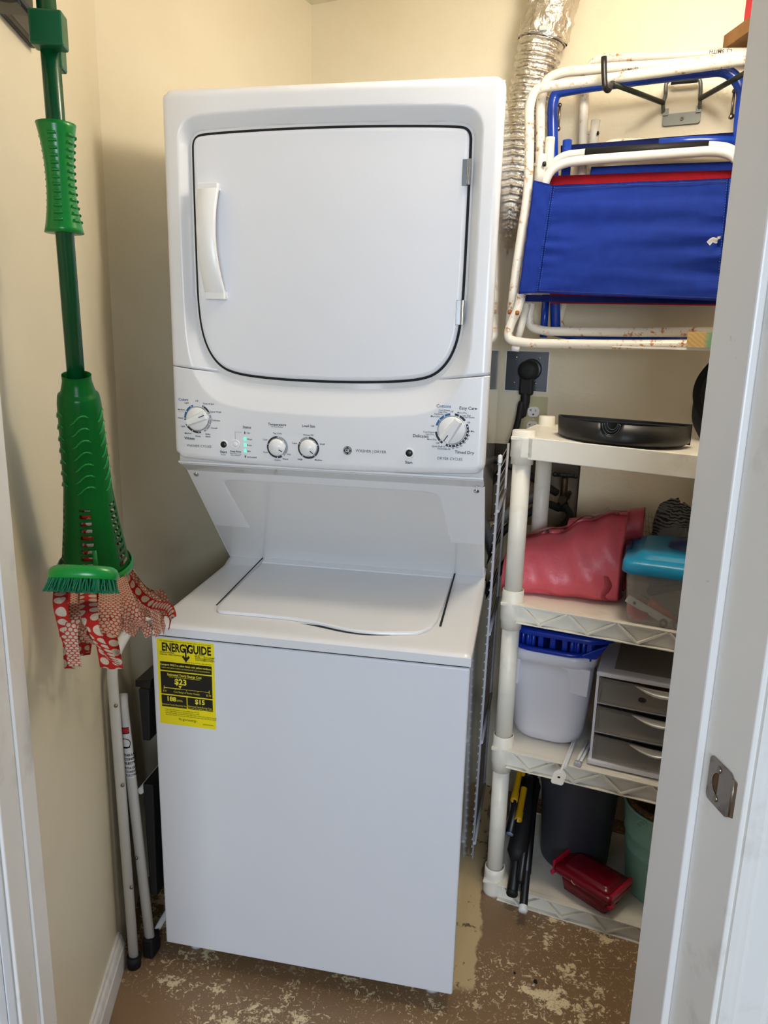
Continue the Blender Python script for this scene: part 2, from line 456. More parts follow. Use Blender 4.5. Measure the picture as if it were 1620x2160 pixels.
# right jamb: board, stop, strike side, outside casing
b = B(); b.box((XR, .694, 0), (XR+.018, .864, 2.06), MJ, bev=.002); struct('trim_1', b, m_trim)
b = B(); b.box((XR-.011, .779, 0), (XR, .862, 2.06), MJ, bev=.0025); struct('trim_2', b, m_trimworn)
def casing(xa, sgn, name, prof):
    b = B(); pts = [(xa+sgn*px, py) for px, py in prof]
    n = len(pts); lo = [b.bm.verts.new(J(x, y, 0)) for x, y in pts]; hi = [b.bm.verts.new(J(x, y, 2.12)) for x, y in pts]
    for k in range(n): b.bm.faces.new((lo[k], lo[(k+1) % n], hi[(k+1) % n], hi[k]))
    b.bm.faces.new(lo[::-1]); b.bm.faces.new(hi); struct(name, b, m_trim)
casing(XR+.006, 1, 'trim_3', [(0, .699), (0, .689), (.004, .686), (.010, .686), (.014, .682), (.018, .680), (.046, .676), (.052, .673), (.058, .673), (.060, .676), (.060, .699)])
# left jamb
b = B(); b.box((XL-.012, .770, 0), (XL, .864, 2.06), MJ, bev=.002); struct('trim_4', b, m_trim)
b = B(); b.box((XL, .822, 0), (XL+.004, .866, 2.06), MJ, bev=.001); struct('trim_5', b, m_trim)
b = B()
MD = MJ @ frame((XL, .768, 0), (-.37, -.929, 0), (.929, -.37, 0))       # door leaf swung out of the closet
b.box((0, -.035, .01), (.76, -.004, 2.03), MD, bev=.002)
for k in range(9): b.box((.004+.013*k, -.006, .01), (.0155+.013*k, -.002, 2.03), MD, bev=.001)
struct('door_1', b, m_grain)
b = B(); b.box((XL-.012, .70, 2.06), (XR+.018, .862, 2.075), MJ); struct('trim_6', b, m_trim)
# baseboard along the left wall
b = B()
prof = [(0, 0), (.015, 0), (.015, .056), (.0125, .060), (.0125, .064), (.010, .074), (.006, .080), (.005, .086), (0, .087)]
xa, xb = -1.0, .162
lo = [b.bm.verts.new(M1 @ Vector((max(xa, -.50), y, z))) for y, z in prof]; hi = [b.bm.verts.new(M1 @ Vector((xb, y, z))) for y, z in prof]
for k in range(len(prof)): b.bm.faces.new((lo[k], lo[(k+1) % len(prof)], hi[(k+1) % len(prof)], hi[k]))
b.bm.faces.new(lo); b.bm.faces.new(hi[::-1]); struct('baseboard_left', b, m_trim)

# room outside the closet: a wall with a window behind the camera lets the daylight in
b = B()
for lo, hi in (((-3.2, -2.75, 0), (-1.05, -2.6, 2.6)), ((.45, -2.75, 0), (2.2, -2.6, 2.6)), ((-1.05, -2.75, 0), (.45, -2.6, .85)), ((-1.05, -2.75, 2.15), (.45, -2.6, 2.6))): b.box(lo, hi, MJ)
struct('wall_outer_room', b, m_hall)
b = B()
for lo, hi in (((-1.05, -2.66, .85), (-1.0, -2.58, 2.15)), ((.40, -2.66, .85), (.45, -2.58, 2.15)), ((-1.0, -2.66, .85), (.40, -2.58, .90)), ((-1.0, -2.66, 2.10), (.40, -2.58, 2.15)), ((-.32, -2.64, .90), (-.28, -2.60, 2.10))): b.box(lo, hi, MJ)
struct('window_1', b, m_trim)
wl = bpy.data.lights.new('window_daylight', 'AREA'); wl.shape = 'RECTANGLE'; wl.size = 1.35; wl.size_y = 1.2; wl.energy = WIN_POWER; wl.color = (.76, .87, 1.0)
wo = bpy.data.objects.new('window_daylight', wl); COL.objects.link(wo)
wo.matrix_world = frame(J(-.3, -2.57, 1.5), E, (0, 0, 1), -D)

# ceiling lamp (the closet's own light)
t = thing('ceiling_lamp', (LAMP_POS[0], LAMP_POS[1], LAMP_POS[2]), 'round frosted ceiling globe lamp just inside the closet door', 'ceiling lamp')
b = B(); b.lathe([(0, 2.44), (.075, 2.44), (.075, 2.425), (.05, 2.41), (0, 2.41)], (LAMP_POS[0], LAMP_POS[1], 0)); obj('canopy', b, m_plast, t)
b = B(); b.lathe([(.12*math.sin(pi*k/16), -.12*math.cos(pi*k/16)) for k in range(17)], LAMP_POS)
m_globe = mat('lit_globe', (255, 244, 225), .5)
m_globe.node_tree.nodes['Principled BSDF'].inputs['Emission Color'].default_value = (*LAMP_COL, 1)
m_globe.node_tree.nodes['Principled BSDF'].inputs['Emission Strength'].default_value = LAMP_POWER
obj('globe', b, m_globe, t)


# ============================================================ WASHER / DRYER TOWER
WM = thing('washer_dryer_tower', (.34, .40, 0), 'tall white stacked washer and dryer with yellow label and four round dials', 'washing machine')
HT = 1.930
# washer cabinet
b = B(); b.box((.004, .020, .05), (.676, .715, .826), bev=.004)
for x in (.05, .63):
    for y in (.06, .66): b.lathe([(0, .0), (.018, .0), (.018, .012), (.008, .014), (.008, .055)], (x, y, 0), seg=16)
obj('washer_cabinet', b, m_side, WM)
b = B(); b.box((0, 0, .048), (.68, .019, .8245), bev=.0045, seg=3); obj('front_panel', b, m_panel, WM)
# washer top: slab rising gently to the back, with a raised ledge at the rear
b = B()
def top_z(y): return .8535 + .0185*max(0, y)/.438
ys = [-.004, .0, .006, .02, .10, .2, .3, .385, .40, .425, .445, .50]
def wt(u, v):
    i = round(v*(len(ys)-1)); y = ys[i]; x = -.002 + .684*u
    z = top_z(y)
    if i == 0: z -= .006
    if i == 1: z -= .002
    z += .012*max(0, min(1, (y-.395)/.035))
    e = min(u, 1-u)*.684
    if e < .008: z -= (.008-e)**2/.008*.9
    return (x, y, z)
b.grid(wt, 86, len(ys)-1)
b.box((-.002, -.004, .829), (.682, .50, .8485), bev=.0015)
obj('washer_top', b, m_enamel, WM)
b = B(); b.box((.003, .004, .824), (.677, .05, .830)); obj('gap_shadow_strip', b, m_dark, WM)  # dark strip in place of the shade under the washer top
# lid
def lid_front(x):
    t = (x-.11)/.475; y = .078
    y += -.034*math.exp(-((t-.72)/.22)**2) + .004*math.sin(t*pi)
    if x < .125: y += (.125-x)*.8
    if x > .57: y += (x-.57)*1.6
    return y
b = B()
def lid_out():
    pts = [(.100, .41), (.100, .30), (.104, .15), (.108, .105)]
    for k in range(41):
        x = .112+(.588-.112)*k/40; pts.append((x, lid_front(x)))
    pts += [(.597, .14), (.601, .30), (.603, .41)]
    return pts
lo_ = lid_out()
n = len(lo_)
cx, cy = .35, .25
def inset(p, d):
    x, y = p; return (cx+(x-cx)*(1-d/.25), cy+(y-cy)*(1-d/.17))
rings = []
for d, dz in ((0, .0005), (0, .0045), (.0015, .0062), (.004, .0068)):
    rings.append([b.bm.verts.new((*inset(p, d), top_z(inset(p, d)[1])+dz)) for p in lo_])
for a, c in zip(rings, rings[1:]):
    for k in range(n): f = b.bm.faces.new((a[k], a[(k+1) % n], c[(k+1) % n], c[k])); f.smooth = True
b.bm.faces.new(rings[-1])
LID = obj('washer_lid', b, m_enamel, WM)
b = B()
for x in (.092, .608):       # dark seams either side of the lid
    xa = x+(.008 if x < .3 else -.004)
    b.poly([(x+.003 if x < .3 else x-.005, .12, top_z(.12)+.0006), (x+.0065 if x < .3 else x+.0, .12, top_z(.12)+.0006), (x+.005 if x < .3 else x+.0, .434, top_z(.434)+.013), (x+.001 if x < .3 else x-.004, .434, top_z(.434)+.013)])
pts = [(.19+.32*k/24) for k in range(25)]
b.poly([(x, lid_front(x)-.0075*math.sin(pi*(x-.19)/.32)-.001, top_z(.05)+.0008) for x in pts] + [(x, lid_front(x)+.004, top_z(.05)+.0008) for x in pts[::-1]])
obj('lid_gap', b, m_dark, WM)
b = B()
b.hexa([(.098, .400, .871), (.606, .400, .871), (.606, .437, .871), (.098, .437, .871), (.100, .405, .879), (.604, .405, .879), (.604, .437, .889), (.100, .437, .889)], bev=.002)
obj('lid_hinge_cover', b, m_enamel, WM)

# sloped back panel with an embossed field
P0, P1v = Vector((0, .195, 1.154)), Vector((0, .438, .872))
sl = (P1v-P0); nrm = Vector((0, -sl.z, sl.y)); nrm = Vector((0, sl.z, -sl.y)).normalized()
if nrm.y > 0: nrm = -nrm
def sdf_poly(px, pz, poly):
    """signed distance (negative inside) of arrays px, pz to a polygon; also the outward z component"""
    P = np.array(poly); Q = np.roll(P, -1, 0)
    d = np.full(px.shape, 1e9); nz = np.zeros(px.shape); ins = np.zeros(px.shape, bool)
    for (ax, az), (bx, bz) in zip(P, Q):
        ex, ez = bx-ax, bz-az; L = ex*ex+ez*ez + 1e-18
        t = np.clip(((px-ax)*ex+(pz-az)*ez)/L, 0, 1)
        dx, dz = px-(ax+t*ex), pz-(az+t*ez); dd = np.hypot(dx, dz)
        m = dd < d; d = np.where(m, dd, d); nz = np.where(m, dz/np.maximum(dd, 1e-9), nz)
        c = ((az > pz) != (bz > pz)) & (px < (bx-ax)*(pz-az)/(bz-az+1e-18)+ax); ins ^= c
    return np.where(ins, -d, d), np.where(ins, -nz, nz)
def chaikin(p, n=2):
    for _ in range(n):
        q = []
        for a, c in zip(p, p[1:]+p[:1]):
            q += [(a[0]*.75+c[0]*.25, a[1]*.75+c[1]*.25), (a[0]*.25+c[0]*.75, a[1]*.25+c[1]*.75)]
        p = q
    return p
b = B()
fld = chaikin([(.075, .05), (.078, .035), (.10, .030), (.54, .030), (.575, .035), (.585, .05), (.607, .31), (.609, .335), (.585, .345), (.16, .345), (.125, .340), (.108, .32)], 1)
NU, NV = 136, 62
X = np.repeat(np.linspace(0, .68, NU+1)[:, None], NV+1, 1); T = np.repeat(np.linspace(0, 1, NV+1)[None, :], NU+1, 0)*.372
d, _ = sdf_poly(X, T, fld)
dep = .009*np.clip(-d/.016, 0, 1); dep = dep*dep*(3-2*dep/.009)/.009
b.grid(lambda u, v: tuple(P0 + sl*(v) + Vector((.68*u, 0, 0)) - nrm*float(dep[round(u*NU)][round(v*NV)])), NU, NV)
BP = obj('sloped_panel', b, m_enamel, WM)
for x in (.018, .662):
    b = B(); c = P0+sl*.045+Vector((x, 0, 0)); b.lathe([(.0062, -.001), (.0062, .0012), (.0045, .0028), (0, .0032)], c, nrm, seg=16)
    b.box((-.004, -.0034, -.0006), (.004, -.0026, .0006), frame(c, (1, 0, 0), -nrm, (0, nrm.z, -nrm.y)), rot=Matrix.Rotation(.5, 3, 'Y'))
    obj('screw', b, m_chrome, BP)

# dryer cabinet (one body behind the front, undercut above the washer)
b = B()
prof = [(.158, HT-.012), (.170, HT-.002), (.715, HT-.002), (.715, .86), (.442, .866), (.200, 1.150), (.158, 1.172)]
a = [b.bm.verts.new((.003, y, z)) for y, z in prof]; c = [b.bm.verts.new((.677, y, z)) for y, z in prof]
for k in range(len(prof)): b.bm.faces.new((a[k], a[(k+1) % len(prof)], c[(k+1) % len(prof)], c[k]))
b.bm.faces.new(a); b.bm.faces.new(c[::-1])
obj('dryer_cabinet', b, m_side, WM)
b = B(); b.hexa([(.002, .152, 1.176), (.678, .152, 1.176), (.678, .197, 1.154), (.002, .197, 1.154), (.002, .152, 1.18), (.678, .152, 1.18), (.678, .199, 1.158), (.002, .199, 1.158)])
UND = obj('underside_trim', b, m_enamel, WM)
b = B(); b.hexa([(.002, .1945, 1.1530), (.678, .1945, 1.1530), (.678, .1955, 1.1530), (.002, .1955, 1.1530), (.002, .1930, 1.1558), (.678, .1930, 1.1558), (.678, .1955, 1.1558), (.002, .1955, 1.1558)]); obj('underside_seam', b, m_dark, UND)

# front fascia + control panel share one height field
door = chaikin([(.055, 1.62), (.0545, 1.80), (.0555, 1.845), (.095, 1.8515), (.338, 1.857), (.582, 1.8515), (.6215, 1.845), (.6225, 1.80), (.622, 1.62),
                (.6205, 1.50), (.610, 1.435), (.583, 1.392), (.545, 1.372), (.45, 1.3635), (.338, 1.3615), (.226, 1.3635), (.135, 1.372), (.096, 1.392), (.069, 1.435), (.0565, 1.50)], 3)
YF = .1366
def seam(x):
    t = abs(x-.34); return 1.3885 - .012*min(1, max(0, (.34-t)/.10))
def bot(x):
    t = abs(x-.34); return 1.178 + .010*(t/.34)**2
def relief(X, Z, zlo, zhi, rtop, rbot):
    d, nz = sdf_poly(X, Z, door)
    w = .020 + .047*np.clip(-nz, 0, 1)**1.3 + .008*np.clip(nz, 0, 1)
    # blend w so the scoop keeps a smooth outer contour
    y = np.where(d > 0, .026*np.clip(1-d/w, 0, 1), .050)
    y = np.where(d < .0022, .050, y)
    def rnd(e, r, k=1.0):
        e = np.clip(e, 0, r); return (r-np.sqrt(np.maximum(r*r-(r-e)**2, 0)))*k
    ex = np.minimum(X, .68-X)
    o = rnd(ex, .014) + (rnd(HT-Z, .020) if rtop else 0) + (rnd(Z-zlo, .016) if rbot else 0)
    return YF + y + np.minimum(o, .022)
def field(name, zlo_f, zhi_f, nu, nv, rtop, rbot):
    us = np.linspace(0, 1, nu+1); us = .68*(us - .035*np.sin(2*pi*us))        # denser columns near the sides
    X = np.repeat(us[:, None], nv+1, 1); lo = np.array([zlo_f(x) for x in us])[:, None]; hi = np.array([zhi_f(x) for x in us])[:, None]
    vv = np.linspace(0, 1, nv+1)[None, :]
    if rtop: vv = vv**.9
    Z = lo + (hi-lo)*vv
    Y = relief(X, Z, lo, hi, rtop, rbot)
    # rounded outline corners
    R = .022
    for cx_, sg in ((R, -1), (.68-R, 1)):
        for zc, sz, on in ((HT-R, 1, rtop), (1.188+R, -1, rbot)):
            if not on: continue
            m = ((X-cx_)*sg > 0) & ((Z-zc)*sz > 0)
            dx, dz = np.where(m, np.abs(X-cx_), 0), np.where(m, np.abs(Z-zc), 0)
            mx = np.maximum(dx, dz); q = np.hypot(dx, dz); s_ = np.where(q > 1e-9, mx/np.maximum(q, 1e-9), 1)
            X = np.where(m, cx_+(X-cx_)*s_, X); Z = np.where(m, zc+(Z-zc)*s_, Z)
    b = B()
    V = [[b.bm.verts.new((X[i, j], Y[i, j], Z[i, j])) for j in range(nv+1)] for i in range(nu+1)]
    for i in range(nu):
        for j in range(nv):
            f = b.bm.faces.new((V[i][j], V[i+1][j], V[i+1][j+1], V[i][j+1])); f.smooth = True
    # return edges
    def skirt(row):
        prev = None
        for v in row:
            w = b.bm.verts.new((v.co.x, YF+.028, v.co.z))
            if prev: f = b.bm.faces.new((prev[0], v, w, prev[1]))
            prev = (v, w)
    skirt(V[0]); skirt(V[-1]); skirt([V[i][0] for i in range(nu+1)]); skirt([V[i][-1] for i in range(nu+1)])
    return obj(name, b, m_enamel, WM)
field('dryer_front_frame', lambda x: seam(x)+.0009, lambda x: HT, 190, 150, True, False)
CP = field('control_panel', bot, lambda x: seam(x)-.0009, 190, 70, False, True)
b = B(); b.prism(circ(.338, 1.6, .01), 0, .001); b.bm.clear()
b.poly([(x, .1575, z) for x, z in door]); b.box((.004, .160, 1.384), (.10, .163, 1.392)); b.box((.58, .160, 1.384), (.676, .163, 1.392))
obj('door_gap_shade', b, m_dark, WM)  # dark sheet standing in for the shade inside the door gap and seam
# door
DR_C = (.338, 1.60)
def shrink(p, d):
    P = np.array(p); n = len(P); out = []
    for k in range(n):
        t = P[(k+1) % n]-P[k-1]; t = t/np.hypot(*t); nn = np.array((-t[1], t[0]))
        if nn @ (np.array(DR_C)-P[k]) < 0: nn = -nn
        out.append(tuple(P[k]+nn*d))
    return out
b = B(); rings = []
for d_, y in ((.0052, .178), (.0052, .1555), (.0062, .1525), (.0085, .1505), (.0135, .1497)):
    rings.append([b.bm.verts.new((x, y, z)) for x, z in shrink(door, d_)])
n = len(door)
for a, c in zip(rings, rings[1:]):
    for k in range(n): f = b.bm.faces.new((a[k], a[(k+1) % n], c[(k+1) % n], c[k])); f.smooth = True
f = b.bm.faces.new(rings[-1]); f = b.bm.faces.new(rings[0][::-1])
DOOR = obj('dryer_door', b, m_panel, WM)
# door handle: strap bowed out from the door
b = B()
NH = 24
def hx(t): return .0725+.010*t           # drifts right toward the bottom
for (o1, o2) in ((0, .005),):
    rows = []
    for k in range(NH+1):
        t = k/NH; z = 1.750-.220*t; bow = .012+.026*math.sin(pi*t)**.8
        x0_ = hx(t); wd = .047-.006*math.sin(pi*t)
        y = .1497-bow
        rows.append([(x0_, .1497-.002, z), (x0_, y+.006, z), (x0_+.003, y, z), (x0_+wd-.003, y-.001, z), (x0_+wd, y+.002, z), (x0_+wd, y+.007, z), (x0_+.008, y+.009, z)])
    V = [[b.bm.verts.new(p) for p in r] for r in rows]
    for k in range(NH):
        for j in range(7):
            f = b.bm.faces.new((V[k][j], V[k+1][j], V[k+1][(j+1) % 7], V[k][(j+1) % 7])); f.smooth = j in (1, 2, 3)
    b.bm.faces.new(V[0]); b.bm.faces.new(V[-1][::-1])
for t in (0.0, 1.0):
    z = 1.750-.220*t; x0_ = hx(t); b.box((x0_+.002, .132, z-.004 if t else z-.012), (x0_+.046, .151, z+.012 if t else z+.002), bev=.002)
obj('door_handle', b, m_plast, DOOR)
for z in (1.765, 1.508):
    b = B()
    for k in range(4): b.lathe([(.0045, 0), (.0045, .0105)], (.6195, .1475, z-.022+k*.0113), seg=14)
    for k in range(5): b.lathe([(.0040, 0), (.0040, .0008)], (.6195, .1475, z-.0228+k*.0113), seg=12)
    b.box((.606, .1490, z-.024), (.617, .1515, z+.024), bev=.001)
    obj('hinge', b, m_chrome, WM)

# dials
def dial(name, x, z, rr, rk, ang, label, kind):
    t = B(); y = YF-.0005
    t.lathe([(rr*.80, -.0002), (rr*.80, .0012), (rk*1.06, .0035), (rk*1.06, 0)], (x, y, z), (0, -1, 0), seg=48)
    ring = obj(name, t, m_chrome, CP, label=label)
    k = B(); k.lathe([(rk, .0), (rk, .005), (rk*.93, .007), (0, .007)], (x, y, z), (0, -1, 0), seg=48)
    M = Matrix.Translation((x, y-.007, z)) @ Matrix.Rotation(-math.radians(ang), 4, 'Y')     # local +z points to the pointer
    if kind == 'bar':
        k.hexa([(-rk*.34, 0, -rk*.95), (rk*.34, 0, -rk*.95), (rk*.46, 0, rk*.95), (-rk*.46, 0, rk*.95), (-rk*.20, -.010, -rk*.88), (rk*.20, -.010, -rk*.88), (rk*.34, -.006, rk*.93), (-rk*.34, -.006, rk*.93)], M, bev=.0012)
    else:
        k.lathe([(rk*.93, 0), (rk*.80, .004), (0, .005)], (x, y-.007, z), (0, -1, 0), seg=48)
        k.hexa([(-rk*.42, 0, rk*.25), (rk*.42, 0, rk*.25), (rk*.40, 0, rk*1.02), (-rk*.40, 0, rk*1.02), (-rk*.38, -.006, rk*.25), (rk*.38, -.006, rk*.25), (rk*.36, -.0015, rk*1.0), (-rk*.36, -.0015, rk*1.0)], M, bev=.0008)
    obj('knob', k, m_plast, ring)
    p = B(); p.box((-.0009, -.0078 if kind == 'bar' else -.0062, rk*.45), (.0009, -.006, rk*.92), M) if kind != 'bar' else p.hexa([(-.0009, -.0086, rk*.40), (.0009, -.0086, rk*.40), (.0009, -.0068, rk*.92), (-.0009, -.0068, rk*.92), (-.0009, -.0096, rk*.40), (.0009, -.0096, rk*.40), (.0009, -.0075, rk*.92), (-.0009, -.0075, rk*.92)], M)
    obj('pointer', p, m_ink, ring)
    return ring
dial('dial', .059, 1.277, .031, .0248, -66, None, 'bar')
dial('dial', .239, 1.224, .023, .0182, -118, None, 'cap')
dial('dial', .308, 1.226, .023, .0182, -128, None, 'cap')
dial('dial', .610, 1.277, .035, .0275, 146, None, 'bar')
# printed scale rings
def arc_band(bb, x, z, r0, r1, a0, a1, y=YF-.0009, n=24):
    """angles clockwise from twelve o'clock"""
    A = [math.radians(a0+(a1-a0)*k/n) for k in range(n+1)]
    i = [bb.bm.verts.new((x+r0*math.sin(t), y, z+r0*math.cos(t))) for t in A]; o = [bb.bm.verts.new((x+r1*math.sin(t), y, z+r1*math.cos(t))) for t in A]
    for k in range(n): bb.bm.faces.new((i[k], i[k+1], o[k+1], o[k]))
bi, bb_, bg_, bw = B(), B(), B(), B()
def scale(x, z, r0, r1, segs, dots_):
    for bb, a0, a1 in segs: arc_band(bb, x, z, r0, r1, a0, a1)
    for a in dots_:
        t = math.radians(a); rm = (r0+r1)/2; bw.prism(circ(x+rm*math.sin(t), z+rm*math.cos(t), (r1-r0)*.28, 10), YF-.0014, YF-.0012)
scale(.059, 1.277, .0275, .0315, [(bi, 22, 66), (bg_, 72, 152), (bi, 168, 246), (bb_, 262, 340)], (28, 62, 88, 112, 140, 176, 206, 236, 270, 300, 330))
scale(.239, 1.224, .0198, .0235, [(bi, 150, 365), (bg_, 10, 140)], (0, 128, 150, 180, 285))
scale(.308, 1.226, .0198, .0235, [(bi, 0, 300), (bg_, 305, 355)], (0, 72, 140, 215, 290))
scale(.610, 1.277, .0300, .0345, [(bi, 8, 52), (bi, 66, 200), (bi, 214, 262), (bb_, 285, 352)], (25, 75, 87, 99, 112, 125, 138, 151, 164, 178, 190, 225, 308, 330))
# lettering on the panel
def T(bb, s, p, size, al='CENTER', bold=0, sx=1): text_into(bb, s, I4, p[0], p[2], size, YF-.0009, al, bold, sx)
big, sm = .0082, .0050
T(bb_, 'Colors', (0.0271,0.1360,1.3167), .0082, bold=.00012); T(bi, 'Whites', (0.0383,0.1360,1.2330), .0082, bold=.00012); T(bi, 'WASHER CYCLES', (0.0599,0.1360,1.2174), .0074)
for s, u in (('Light', (0.0345,0.1360,1.3099)), ('Off', (0.0577,0.1360,1.3148)), ('Drain & Spin', (0.0848,0.1360,1.3098)), ('Speed Wash', (0.1006,0.1360,1.2932)), ('Delicates', (0.1012,0.1360,1.2749)), ('Casuals', (0.0963,0.1360,1.2583)),
             ('Bulky', (0.0812,0.1360,1.2443)), ('Items', (0.0815,0.1360,1.2392)), ('Heavy', (0.0584,0.1360,1.2391)), ('Medium', (0.0354,0.1360,1.2442)), ('Light', (0.0238,0.1360,1.2592)), ('Heavy', (0.0189,0.1360,1.2770)), ('Medium', (0.0213,0.1360,1.2951))):
    T(bi, s, u, sm, bold=.00006)
T(bg_, 'Normal', (0.0217,0.1360,1.2905), .0042)
T(bi, 'Status', (0.1711,0.1360,1.2632), .0078, bold=.00012)
for s, u in (('On', (0.1709,0.1360,1.2510)), ('Wash', (0.1706,0.1360,1.2377)), ('Rinse', (0.1704,0.1360,1.2249)), ('Spin', (0.1702,0.1360,1.2121)), ('Lid Locked', (0.1699,0.1360,1.1992))):
    T(bi, s, u, .0050, 'LEFT', bold=.00008)
T(bi, 'Start', (0.1163,0.1360,1.2072), .0080, bold=.00014); T(bi, 'Pause', (0.1161,0.1360,1.2015), .0048)
T(bi, 'Deep Rinse', (0.1441,0.1360,1.2097), .0055, bold=.0001); T(bi, 'Select when using', (0.1440,0.1360,1.2050), .0036); T(bi, 'Fabric Softener', (0.1439,0.1360,1.2014), .0036)
T(bi, 'Temperature', (0.2387,0.1360,1.2722), .0075, bold=.00012); T(bi, 'All Cold Rinses', (0.2386,0.1360,1.2672), .0042)
T(bi, 'Load Size', (0.3082,0.1360,1.2718), .0075, bold=.00012)
for s, u in (('Tap Cold', (0.2390,0.1360,1.2531)), ('Cold', (0.2118,0.1360,1.2387)), ('Cool', (0.2121,0.1360,1.2116)), ('Colors', (0.2391,0.1360,1.1961)), ('Warm', (0.2567,0.1360,1.1991)), ('Hot', (0.2647,0.1360,1.2097)),
             ('Precise Fill', (0.3077,0.1360,1.2528)), ('Super', (0.2779,0.1360,1.2347)), ('Small', (0.3383,0.1360,1.2352)), ('Large', (0.2894,0.1360,1.2008)), ('Medium', (0.3302,0.1360,1.2009))):
    T(bi, s, u, .0050, bold=.00008)
T(bi, 'WASHER | DRYER', (0.4433,0.1360,1.2249), .0083); T(bi, 'Start', (0.5240,0.1360,1.2063), .0080, bold=.00014)
T(bb_, 'Cottons', (0.5914,0.1360,1.3245), .0088, bold=.00014); T(bi, 'Easy Care', (0.6407,0.1360,1.3221), .0088, bold=.00012); T(bi, 'Delicates', (0.5468,0.1360,1.2620), .0088, bold=.00012)
T(bi, 'Timed Dry', (0.6375,0.1360,1.2328), .0088, bold=.00012); T(bi, 'DRYER CYCLES', (0.6086,0.1360,1.2182), .0076)
for s, u in (('Cool Down', (0.5932,0.1360,1.3164)), ('Less Dry', (0.5900,0.1360,1.3125)), ('Optimum', (0.5820,0.1360,1.3084)), ('More Dry', (0.5754,0.1360,1.3033)), ('Off', (0.6082,0.1360,1.3142)), ('More Dry', (0.6293,0.1360,1.3127)),
             ('Less Dry', (0.6381,0.1360,1.3078)), ('Cool Down', (0.6430,0.1360,1.3042)), ('Off', (0.6431,0.1360,1.2937)), ('90 Min.', (0.6492,0.1360,1.2763)), ('80', (0.6449,0.1360,1.2675)), ('70', (0.6419,0.1360,1.2602)), ('60', (0.6365,0.1360,1.2527)),
             ('50', (0.6301,0.1360,1.2461)), ('40', (0.6226,0.1360,1.2423)), ('30', (0.6139,0.1360,1.2404)), ('Off', (0.5704,0.1360,1.2834)), ('Cool Down', (0.5631,0.1360,1.2710)), ('Less Dry', (0.5652,0.1360,1.2667)), ('More Dry', (0.5700,0.1360,1.2562)),
             ('Off', (0.5820,0.1360,1.2490)), ('Quick Fluff 10', (0.5842,0.1360,1.2423)), ('Dewrinkle 20', (0.5956,0.1360,1.2380))):
    T(bi, s, u, .0048, bold=.00006)
for p, q in (((.144, 1.2345), (.144, 1.252)), ((.144, 1.252), (.159, 1.252))):      # bracket from the rinse button to the status column
    b_ = bg_; b_.box((min(p[0], q[0])-.0004, YF-.0010, min(p[1], q[1])-.0004), (max(p[0], q[0])+.0004, YF-.0008, max(p[1], q[1])+.0004))
obj('printed_lettering', bi, m_ink, CP, label='black printed lettering'); obj('printed_lettering', bb_, m_blueink, CP, label='blue printed lettering'); obj('printed_scale', bg_, m_inkg, CP, label='grey printed scale'); obj('scale_dots', bw, m_outw, CP)
# buttons, lights, badge
for x, z, m_, r in ((.117, 1.2235, m_blackplast, .0068), (.144, 1.2255, m_plast, .0068), (.524, 1.2255, m_blackplast, .0072)):
    b = B(); b.lathe([(r*1.55, 0), (r*1.5, .0018), (r*1.12, .0022), (r*1.02, .0002), (0, .0002)], (x, YF-.0003, z), (0, -1, 0), seg=32); bz = obj('button_bezel', b, m_plast, CP)
    b = B(); b.lathe([(r, 0), (r, .0012), (r*.9, .0020), (0, .0024)], (x, YF-.0006, z), (0, -1, 0), seg=32); obj('button', b, m_, bz, label='black push button' if m_ is m_blackplast else 'white push button')
for k, u in enumerate(((0.1660,0.1360,1.2513), (0.1661,0.1360,1.2380), (0.1661,0.1360,1.2252), (0.1661,0.1360,1.2124), (0.1662,0.1360,1.2000))):
    lit = k in (1, 2, 3)
    w_, h_ = (.0024, .0032) if lit else (.0011, .0026)
    b = B(); b.box((u[0]-w_, YF-.0016, u[2]-h_), (u[0]+w_, YF-.0004, u[2]+h_), bev=.0005); obj('status_light', b, m_led if lit else m_ink, CP, label='green lit status light' if lit else 'unlit status light')
b = B(); b.lathe([(.0092, 0), (.0092, .0008), (.0085, .0012), (0, .0012)], (.393, YF-.0004, 1.2245), (0, -1, 0), seg=40); bd = obj('round_badge', b, m_ink, CP)
b = B()
arc_band(b, .393, 1.2245, .0078, .0083, 0, 360, YF-.0020, 40)
text_into(b, 'GE', I4, .3930, 1.2243, .0098, YF-.0020, bold=.00012, sx=.78)
for a in (20, 110, 200, 290): arc_band(b, .393, 1.2245, .0064, .0069, a, a+50, YF-.0020, 8)
obj('badge_monogram', b, m_plast, bd)

# yellow energy label on the front panel
EY = -.0008
b = B(); b.prism(rrect(.0125, .622, .1425, .8205, .003), EY, 0.0002); EL_ = obj('energy_label', b, m_yel, WM, label='yellow energy label')
bl, by = B(), B()
def lx(f): return .0125+.130*f
def lz(f): return .8205-.1985*f
def LB(bb, a, c, d_, e, y): bb.box((lx(a), y-.0002, lz(d_)), (lx(c), y, lz(e)))
for a, c, t0, t1 in ((.045, .955, .262, .362), (.045, .955, .376, .640), (.045, .492, .654, .792), (.508, .955, .654, .792)): LB(bl, a, c, t1, t0, EY)
def LT(bb, s, fx, fz, size, al='CENTER', bold=0, sx=1, y=EY-.0004): text_into(bb, s, I4, lx(fx), lz(fz), size, y, al, bold, sx)
LT(bl, 'ENERGY', .335, .095, .0262, bold=.0009, sx=.66); LT(bl, 'GUIDE', .745, .095, .0262, bold=.0009, sx=.70)
LB(bl, .497, .522, .215, .09, EY-.0001)
bl.poly([(lx(.44), EY-.0004, lz(.185)), (lx(.465), EY-.0004, lz(.165)), (lx(.51), EY-.0004, lz(.205)), (lx(.555), EY-.0004, lz(.165)), (lx(.58), EY-.0004, lz(.185)), (lx(.51), EY-.0004, lz(.245))])
